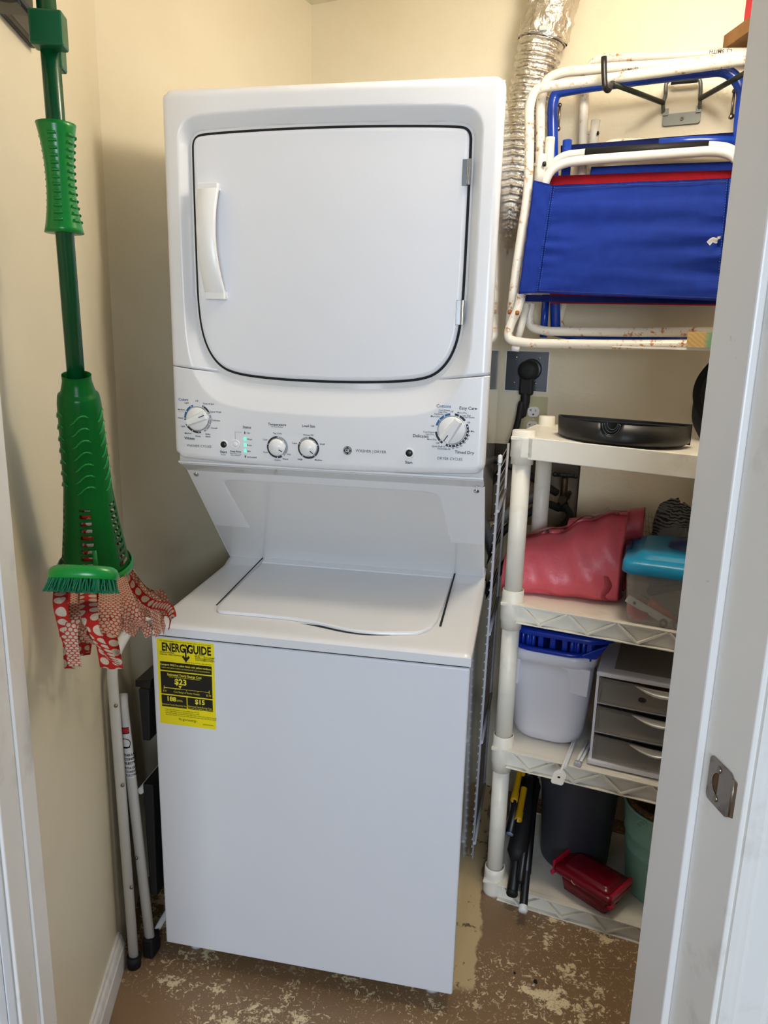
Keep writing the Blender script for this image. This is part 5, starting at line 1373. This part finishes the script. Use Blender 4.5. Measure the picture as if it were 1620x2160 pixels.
b = B(); b.box((bx0+.002, .10, bz1-.004), (bx0-.010, .17, bz1+.026), MS, bev=.002); obj('side_clip', b, mat('navy_plastic', (24, 34, 84), .35), lid_)
CDx = thing('orange_extension_plug', SLP(.36, .05, .90), 'orange three-prong plug and cord inside the turquoise-lidded box', 'plug')
b = B(); q0, q1 = Vector((1.0646,0.3573,0.8742)), Vector((1.0998,0.3552,0.8549)); b.tube([q0, q0.lerp(q1, .3), q1, Vector((1.1169,0.3568,0.8443))], [.011, .013, .010, .006], seg=12)
b.tube(spline([(1.1137,0.3574,0.8461), (1.1354,0.3632,0.8297), (1.1579,0.3586,0.8067), (1.1542,0.3900,0.7999), (1.1164,0.4181,0.7973)], 8), .005, seg=8); obj('plug_body', b, m_rope, CDx)
for dz in (-.005, .006):
    b = B(); b.box((-.022, -.001, dz-.002), (.0, .001, dz+.002), frame(q0, (q1-q0).normalized(), (0, 1, 0), (q1-q0).normalized().cross(Vector((0, 1, 0)))*-1)); obj('prong', b, m_chrome, CDx)
b = B(); p, q = Vector((1.0146,0.3523,0.8806)), Vector((1.1105,0.3326,0.8354)); u_ = (q-p).normalized(); Mq = frame(p, u_, (0, 1, 0), u_.cross(Vector((0, 1, 0)))); L_ = (q-p).length
b.box((0, -.002, -.008), (L_, .002, .010), Mq, bev=.001)
wb = thing('white_bar', p, 'white flat metal strip with two holes inside the clear box', 'metal strip'); obj('strip', b, m_plast, wb)
for f in (.18, .9):
    b = B(); b.tube([Mq @ Vector((L_*f, -.0032, 0)), Mq @ Vector((L_*f, -.0018, 0))], .0038, seg=14); obj('screw_hole', b, m_dark, wb)
b = B(); b.lathe([(0, -.004), (.026, -.004), (.030, .0), (.026, .012), (.018, .016), (0, .016)], SLP(.325, .050, .852), (0, -.7, .7), seg=28); tag(obj('red_disc', b, m_crimson), 'round red cap lying at the left inside the clear box', 'cap')
for v, lab in (((1.0951,0.3123,0.8209), 'left one of two grey washers on the clear box floor'), ((1.1238,0.3064,0.8204), 'right one of two grey washers on the clear box floor')):
    v = Vector(v); b = B(); b.lathe([(.0045, 0), (.0100, 0), (.0100, .002), (.0045, .002), (.0045, 0)], (v.x, v.y+.008, .8385), (0, -.85, .5), seg=24); tag(obj('metal_washer', b, m_greyb), lab, 'washer', 'washers in the clear box')
b = B(); b.tube(spline([SLP(.34, .18, .86), SLP(.40, .12, .90), SLP(.47, .10, .92), SLP(.49, .17, .88), SLP(.42, .2, .86)], 8), .012, seg=8); tag(obj('coiled_black_cord', b, m_blacksoft), 'coiled black cord at the back of the clear box', 'cord')

# ---------------- crumpled bags behind
def blob(name, c, r, m_, label, cat, seed, amp=.35, sub=4, spike=1.0):
    b = B(); bmesh.ops.create_icosphere(b.bm, subdivisions=sub, radius=1)
    for v in b.bm.verts:
        d_ = v.co.normalized(); n_ = noise.noise(d_*2.2+Vector((seed, 0, 0)))*amp + abs(noise.noise(d_*5+Vector((0, seed, 0))))*amp*.7*spike
        v.co = SLP(c[0]+d_.x*r[0]*(1+n_), c[1]+d_.y*r[1]*(1+n_), max(c[2]-r[2], c[2]+d_.z*r[2]*(1+n_)))
    return tag(obj(name, b, m_), label, cat)
blob('crumpled_newspaper', (.375, .315, .935), (.055, .035, .12), m_news, 'crumpled grey newspaper bundle behind the turquoise-lidded box', 'newspaper', 2.3, .30)
blob('printed_paper_bag', (.480, .315, .955), (.055, .05, .125), m_bag, 'crumpled white bag with blue print at the far right behind the turquoise lid', 'bag', 7.7, .34)
b = B()
for k in range(7):
    b.tube([SLP(.310+.008*k, .315, .92), SLP(.296+.008*k, .315, 1.03)], .0007, seg=4); b.tube([SLP(.296-.0+.0*k, .3155, 1.025-.014*k), SLP(.352, .3155, 1.012-.014*k)], .0007, seg=4)
tag(obj('plastic_netting', b, mat('pale_netting', (180, 172, 150), .7)), 'scrap of pale netting between the pink sheet and newspaper', 'netting', kind='stuff')

# ---------------- white caddy with blue rim
CB_ = thing('cleaning_caddy', SLP(.13, .19, .445), 'pale grey tub with blue rim and slotted blue insert on the third shelf', 'tub')
b = B(); rg = []
tx0, tx1, ty0, ty1 = .012, .232, .062, .30
for ins, z in ((.030, .4435), (.024, .449), (.018, .47), (.004, .640), (.002, .668), (-.004, .670), (-.005, .696), (-.002, .699), (.004, .699), (.006, .66), (.024, .46)):
    rg.append([b.bm.verts.new(SLP(x, y, z)) for x, y in rrect(tx0+ins, ty0+ins, tx1-ins, ty1-ins, .060, 8)])
for a, c in zip(rg, rg[1:]):
    for k in range(len(a)): f = b.bm.faces.new((a[k], a[(k+1) % len(a)], c[(k+1) % len(a)], c[k])); f.smooth = True
b.bm.faces.new(rg[0]); b.bm.faces.new(rg[-1][::-1]); tub = obj('tub', b, m_bucket, CB_)
for xa, xb in ((-.002, .052), (.150, .226)):      # raised corner panels
    b = B()
    b.hexa([(xa+.004, ty0+.010, .600), (xb-.004, ty0+.008, .596), (xb-.004, ty0+.03, .596), (xa+.004, ty0+.03, .600), (xa, ty0+.0015, .672), (xb, ty0+.0005, .672), (xb, ty0+.02, .672), (xa, ty0+.02, .672)], MS, bev=.003)
    obj('raised_panel', b, m_bucket, tub)
def ovalrim(name, ins, z, r, m_, par, zt=0, x0=tx0, x1=tx1, y0=ty0, y1=ty1, flat=1):
    b = B(); pts = [SLP(x, y, z+zt*(x-x0)) for x, y in rrect(x0+ins, y0+ins, x1-ins, y1-ins, .07, 8)]
    b.tube(pts, r, seg=10, closed=True, flat=flat); return obj(name, b, m_, par)
ovalrim('lower_rim', .000, .704, .007, m_bluep, CB_)
ovalrim('carry_rim', -.006, .752, .010, m_bluep, CB_, x1=tx1+.035)
b = B()
pp = rrect(tx0+.012, ty0+.012, tx1-.002, ty1-.012, .055, 6)
for k in range(0, len(pp), 1):
    x, y = pp[k]; b.tube([SLP(x, y, .690), SLP(x, y, .752)], .0055, seg=6)
for k in range(7):
    x = .03+.030*k; b.box((x, .075, .690), (x+.014, .083, .757), MS, bev=.002); b.box((x, .17, .70), (x+.012, .19, .765), MS, bev=.002)
b.box((.03, .09, .690), (.22, .28, .697), MS, bev=.002)
obj('slotted_insert', b, m_bluep, CB_)
b = B(); b.hexa([(.195, .066, .694), (.236, .085, .694), (.236, .12, .694), (.195, .12, .694), (.197, .066, .706), (.262, .075, .742), (.262, .12, .742), (.197, .12, .706)], MS, bev=.004); obj('pour_lip', b, m_bluep, CB_)

# ---------------- three-drawer unit
DWX0, DWX1, DWY0, DWY1 = .246, .50, .030, .27
DR = thing('drawer_tower', SLP(.37, .15, .443), 'small three-drawer plastic tower with smoky see-through drawers', 'drawer unit')
b = B(); zt_, zb__ = .690, .4435
b.box((DWX0-.003, DWY0-.003, zt_-.012), (DWX1+.003, DWY1, zt_), MS, bev=.004); b.box((DWX0-.006, DWY0-.006, zb__), (DWX1+.006, DWY1, zb__+.014), MS, bev=.004)
b.box((DWX0-.002, DWY0+.002, zb__+.01), (DWX0+.004, DWY1, zt_-.006), MS); b.box((DWX1-.004, DWY0+.002, zb__+.01), (DWX1+.002, DWY1, zt_-.006), MS); b.box((DWX0, DWY1-.004, zb__+.01), (DWX1, DWY1, zt_-.006), MS)
for z in (.527, .604): b.box((DWX0, DWY0+.006, z), (DWX1, DWY1, z+.003), MS)
b.prism([(x, z) for x, z in circ(0, 0, .001, 8)], 0, .001); 
obj('casing', b, m_bucket, DR)
b = B(); b.box((DWX0+.035, DWY0+.03, zt_-.001), (DWX1-.03, DWY1-.03, zt_+.0012), MS, bev=.0008); obj('top_inset', b, mat('grey_smoky_plastic', (140, 134, 126), .35), DR)
m_smoke = mat('smoky_clear_plastic', (194, 188, 178), .2, alpha=.42)
for i, (za, zc_) in enumerate(((.4585, .524), (.531, .601), (.608, .676))):
    b = B(); NXx = 24
    def ff(u, v, za=za, zc_=zc_):
        x = DWX0+.005+(DWX1-DWX0-.010)*u; z = za+(zc_-za)*v
        y = DWY0-.006*math.sin(pi*u)
        return SLP(x, y, z - (.006*math.sin(pi*max(0, min(1, (u-.32)/.62)))**2 if v > .99 else 0))
    b.grid(ff, NXx, 6); bmesh.ops.solidify(b.bm, geom=b.bm.faces[:], thickness=.0025)
    b.box((DWX0+.006, DWY0+.003, za), (DWX1-.006, DWY0+.2, za+.002), MS); b.box((DWX0+.006, DWY0+.003, za), (DWX0+.008, DWY0+.2, zc_-.012), MS)
    dr = obj('drawer', b, m_smoke, DR)
    b = B()
    def lip(u, v, zc_=zc_):
        x = DWX0+.085+.125*u; s_ = math.sin(pi*u)
        return SLP(x, DWY0-.006-.016*s_*v, zc_-.004-.020*s_*v+(.006*v*v*s_))
    b.grid(lip, 20, 6); bmesh.ops.solidify(b.bm, geom=b.bm.faces[:], thickness=.0018); obj('pull_lip', b, mat('clear_pull', (220, 216, 208), .12, alpha=.4), dr)
    blobm = (m_greyb, m_greyb, m_wood)[i]
    b = B(); b.box((DWX0+.09, DWY0+.03, za+.0025), (DWX0+.17, DWY0+.12, za+.022), MS, bev=.004); tag(obj('small_packet', b, blobm), ('dark packet showing through the bottom drawer', 'dark packet showing through the middle drawer', 'brown packet showing through the top drawer')[i], 'packet')
b = B(); b.tube([SLP(.352, DWY0-.0072, .640), SLP(.352, DWY0-.0058, .640)], .0062, seg=16, flat=1.5); obj('dark_spot', b, m_ink, DR)

# ---------------- curtain rods poking out
RD = thing('flat_curtain_rod', (0.8877,0.2409,0.4460), 'white curtain rod with flat drilled end overhanging the third shelf edge', 'curtain rod')
r0, r1 = Vector((0.8938,0.2860,0.4475)), Vector((0.9295,0.4312,0.4475)); dv = (r0-r1).normalized(); r1 = r1-dv*.10
for v in (r0, r1): v.z = .4492
b = B(); b.tube([r1, r0], .0048, seg=12, flat=.7, up=(0, 0, 1)); b.tube([r1+Vector((.004, .0, .002)), r0+dv*-.02+Vector((.006, 0, .002))], .003, seg=8); obj('rod', b, m_plast, RD)
sd_ = Vector((0, 0, 1)).cross(dv).normalized(); MR = frame(r0, sd_, dv, (0, 0, 1))
b = B(); op = [(-.006, -.014), (.006, -.014), (.0145, .004), (.0145, .038), (.011, .043), (-.011, .043), (-.0145, .038), (-.0145, .004)]
hp = circ(0, .018, .0030, 16)
lo = [b.bm.verts.new(MR @ Vector((x, y, -.001-.10*max(0, y)*1.0))) for x, y in op]; hi = [b.bm.verts.new(MR @ Vector((x, y, .001-.10*max(0, y)))) for x, y in op]
for k in range(8): b.bm.faces.new((lo[k], lo[(k+1) % 8], hi[(k+1) % 8], hi[k]))
b.bm.faces.new(lo); b.bm.faces.new(hi); obj('flat_end', b, m_plast, RD)
b = B(); b.tube([MR @ Vector((0, .018, -.0017)), MR @ Vector((0, .018, -.0003))], .0032, seg=14); obj('screw_hole', b, m_dark, RD)
s0, s1 = Vector((0.9369,0.3381,0.4475)), Vector((0.9691,0.4359,0.4475))
for v in (s0, s1): v.z = .4485
s1 = s1 + (s1-s0).normalized()*.02
RE = thing('short_curtain_rod', s0, 'shorter white twin rod beside the drilled flat one under the tub', 'curtain rod')
for o_ in (-.0042, .0042):
    ov = (s1-s0).normalized().cross(Vector((0, 0, 1)))*o_
    b = B(); b.tube([s0+ov, s1+ov], .0036, seg=10); obj('rod', b, m_plast, RE)
    b = B(); b.tube([s0+ov+(s0-s1).normalized()*.004, s0+ov+(s1-s0).normalized()*.008], .0048, seg=10); obj('end_cap', b, m_wire, RE)

# ---------------- bottom shelf
b = B(); cxb, cyb = .213, .207
GB = thing('grey_bin', SLP(cxb, cyb, .047), 'round dark grey bin with white-edged rim on the bottom shelf', 'bin')
b.lathe([(0, 0), (.086, 0), (.090, .006), (.101, .22), (.104, .225), (.112, .290), (.118, .296), (.118, .310), (.110, .312), (.104, .28), (.088, .01), (0, .01)], (cxb, cyb, .047), seg=56, M=MS, sx=1.02); obj('bin_body', b, m_greyb, GB)
b = B(); b.tube([SLP(cxb+.120*math.cos(a), cyb+.118*math.sin(a), .358) for a in [2*pi*k/48 for k in range(48)]], .0018, seg=6, closed=True); obj('rim_edge', b, m_bucket, GB)
PA = thing('mint_pail', SLP(.44, .19, .047), 'mint green metal pail holding brown burlap at the bottom right', 'pail')
cxp, cyp = .449, .175
b = B(); b.lathe([(0, 0), (.092, 0), (.094, .004), (.103, .12), (.106, .124), (.104, .128), (.108, .165), (.111, .169), (.109, .174), (.116, .248), (.1195, .250), (.1195, .254), (.114, .254), (.093, .006), (0, .006)], (cxp, cyp, .047), seg=64, M=MS); obj('pail_body', b, m_pail, PA)
b = B(); a_ = math.radians(236); q = SLP(cxp+.122*math.cos(a_), cyp+.122*math.sin(a_), .288); b.tube([q+Vector((.011*math.cos(t), -.003, .009*math.sin(t))) for t in [2*pi*k/18 for k in range(18)]], .0018, seg=8, closed=True); obj('handle_ear', b, m_pail, PA)
b = B(); rows = []
for j, (r, z) in enumerate(((.100, .25), (.111, .295), (.113, .308), (.108, .316), (.096, .308), (.086, .27), (.08, .20))):
    rows.append([b.bm.verts.new(SLP(cxp+(r+.004*noise.noise(Vector((k*.7, j, 1))))*math.cos(2*pi*k/48), cyp+(r+.004*noise.noise(Vector((k*.7, j, 1))))*math.sin(2*pi*k/48), z+.007*noise.noise(Vector((k*.35, 2, 1))))) for k in range(48)])
for a, c in zip(rows, rows[1:]):
    for k in range(48): f = b.bm.faces.new((a[k], a[(k+1) % 48], c[(k+1) % 48], c[k])); f.smooth = True
tag(obj('burlap_liner', b, m_burlap), 'brown burlap sack rim folded inside the mint pail', 'burlap sack')
# red lidded box
RB = thing('red_lidded_box', SLP(.28, .07, .0465), 'small dark red translucent box with clip lid on the bottom shelf edge', 'box')
Mr = MS @ frame((.192, .052, .0465), (math.cos(math.radians(-25)), math.sin(math.radians(-25)), 0), (math.sin(math.radians(25)), math.cos(math.radians(25)), 0))
b = B(); wallshell(b, .004, .146, 0, .088, 0, .058, .008, .002, r=.010, M=Mr); b.box((-.004, -.007, .052), (.152, .095, .058), Mr, bev=.002); obj('box_body', b, m_maroon, RB)
b = B(); rg = []
for ins, z in ((-.008, .056), (-.009, .062), (-.007, .070), (.004, .073), (.010, .072), (.013, .079), (.018, .081)):
    rg.append([b.bm.verts.new(Mr @ Vector((x, y, z))) for x, y in rrect(-.002+ins, -.004+ins, .152-ins, .092-ins, .012, 5)])
for a, c in zip(rg, rg[1:]):
    for k in range(len(a)): f = b.bm.faces.new((a[k], a[(k+1) % len(a)], c[(k+1) % len(a)], c[k])); f.smooth = True
b.bm.faces.new(rg[-1]); b.bm.faces.new(rg[0][::-1])
for x in (.025, .095): b.box((x, .030, .0805), (x+.026, .042, .083), Mr, bev=.001)
obj('lid', b, m_maroon, RB)
for x in (-.012, .156):
    b = B(); b.box((x-.003, -.006, .050), (x+.004, .094, .082), Mr, bev=.002); b.tube([Mr @ Vector((x, -.010, .048)), Mr @ Vector((x, .012, .048))], .006, seg=10); obj('clip_handle', b, m_crimson, RB)
b = B(); b.tube([Mr @ Vector((.048, -.0135, .063)), Mr @ Vector((.054, -.0145, .058)), Mr @ Vector((.060, -.0135, .056))], .0009, seg=5); obj('scratch', b, mat('pale_scratch', (230, 180, 160), .6), RB)
# black poles (folded tripod) with white tips
TP = thing('folded_black_tripod', SLP(.09, .10, .05), 'folded black tripod with white leg tips sticking out over the bottom shelf edge', 'tripod')
def pole(n_, pts, r, m_=None, seg=16): b = B(); b.tube(pts, r, seg=seg); return obj(n_, b, m_ or m_blackplast, TP)
tip = Vector((0.8313,0.2909,0.0455)); bk = SLP(.077, .29, .20)
u_ = (bk-tip).normalized()
leg = pole('leg', [tip, tip+u_*.10, tip+u_*.10, bk], [.0105, .0105, .0125, .0125])
b = B(); b.lathe([(.0112, -.012), (.0115, 0), (.0100, .003), (0, .004)], tip, -u_, seg=24); obj('tip_cap', b, m_outw, leg)
tip2 = Vector((0.8025,0.3376,0.0505)); bk2 = SLP(.055, .27, .19); u2 = (bk2-tip2).normalized()
leg = pole('leg', [tip2, tip2+u2*.09, tip2+u2*.09, tip2+u2*.17, tip2+u2*.17, bk2], [.0145, .0145, .0165, .0165, .020, .020])
b = B(); b.lathe([(.0152, -.004), (.0155, 0), (.014, .003), (0, .0035)], tip2, -u2, seg=24); obj('tip_cap', b, m_blacksoft, leg)
b = B(); b.box((-.020, -.02, -.020), (.020, .05, .030), frame(tip2+u2*.13, (1, 0, 0), u2, Vector((1, 0, 0)).cross(u2)), bev=.008); obj('clamp_block', b, m_blacksoft, TP)
tip3 = Vector((0.7871,0.4194,0.1682)); bk3 = SLP(.050, .26, .27); u3 = (bk3-tip3).normalized()
leg = pole('leg', [tip3, bk3], .0125)
b = B(); b.lathe([(.0098, -.004), (.0098, .002), (0, .003)], tip3, -u3, seg=24); obj('tip_cap', b, mat('grey_blue_cap', (120, 128, 160), .4), leg)
pole('leg', [SLP(.105, -.010, .082), SLP(.078, .27, .235)], .0105)
b = B(); b.tube([SLP(.082, .045, .10), SLP(.080, .06, .115), SLP(.074, .25, .205), SLP(.073, .27, .215)], [.016, .027, .027, .016], seg=20); obj('folded_canopy', b, m_blacksoft, TP)
YT = thing('yellow_pipe_fittings', SLP(.08, .16, .2), 'yellow plastic pipe pieces leaning behind the black tripod', 'pipe fittings')
for u, lab in (((0.7937,0.4895,0.2217), 0), ((0.8077,0.4458,0.1936), 0)):
    u = Vector(u); d_ = (MS.to_3x3() @ Vector((-.06, .90, .42))).normalized()
    b = B(); b.lathe([(.0076, .03), (.0076, 0), (.0100, 0), (.0102, .006), (.0102, .026), (.0088, .030), (.0088, .10)], u, d_, seg=22); obj('pipe', b, m_yell, YT)
b = B(); b.tube([SLP(.052, .21, .25), SLP(.050, .24, .34)], .009, seg=14); obj('pipe', b, m_yell, YT)

# ============================================================ WIRE SHELF LEANING BESIDE THE WASHER
WS = thing('wire_shelf_panel', (.70, .60, 0), 'grey coated wire shelf standing on edge between washer and plastic shelving', 'wire shelf')
w0, w1 = Vector((.6885, .515, .004)), Vector((.7010, .455, 1.180)); wd_ = Vector((.012, .30, 0))
b = B(); b.tube([w0, w1], .0036, seg=10); obj('edge_rail', b, m_wire, WS)
b = B(); b.tube([w0+wd_, w1+wd_], .0036, seg=10); obj('edge_rail', b, m_wire, WS)
b = B(); b.lathe([(.0055, -.012), (.0060, 0), (.0050, .006), (0, .009)], w1, (0, 0, 1), seg=14); obj('end_cap', b, m_plast, WS)
for f in (.045, .325, .60, .885):
    p = w0.lerp(w1, f); b = B(); b.tube([p+Vector((.003, -.004, 0)), p+wd_+Vector((.003, 0, 0))], .0045, seg=10); obj('cross_bar', b, m_wire, WS)
for k in range(46):
    p = w0.lerp(w1, (k+.6)/46.2); b = B(); b.tube([p+Vector((-.0042, -.007, 0)), p+Vector((-.0042, 0, 0)), p+wd_+Vector((-.003, 0, 0))], .0014, seg=6); obj('wire', b, m_wire, WS)

# dirt on the floor
for v, r_, lab in (((0.8650,0.1241,0.0000), .0045, 'larger of two black dirt crumbs on the worn floor'), ((0.8156,0.1389,0.0000), .0028, 'smaller of two black dirt crumbs on the worn floor')):
    b = B(); bmesh.ops.create_icosphere(b.bm, subdivisions=2, radius=r_)
    for w in b.bm.verts: w.co = Vector(v)+Vector((w.co.x*(1+noise.noise(w.co*300)), w.co.y*1.5, max(0, (w.co.z+r_)*.35)))
    tag(obj('dirt_crumb', b, m_blacksoft), lab, 'crumb', 'crumbs on the closet floor')
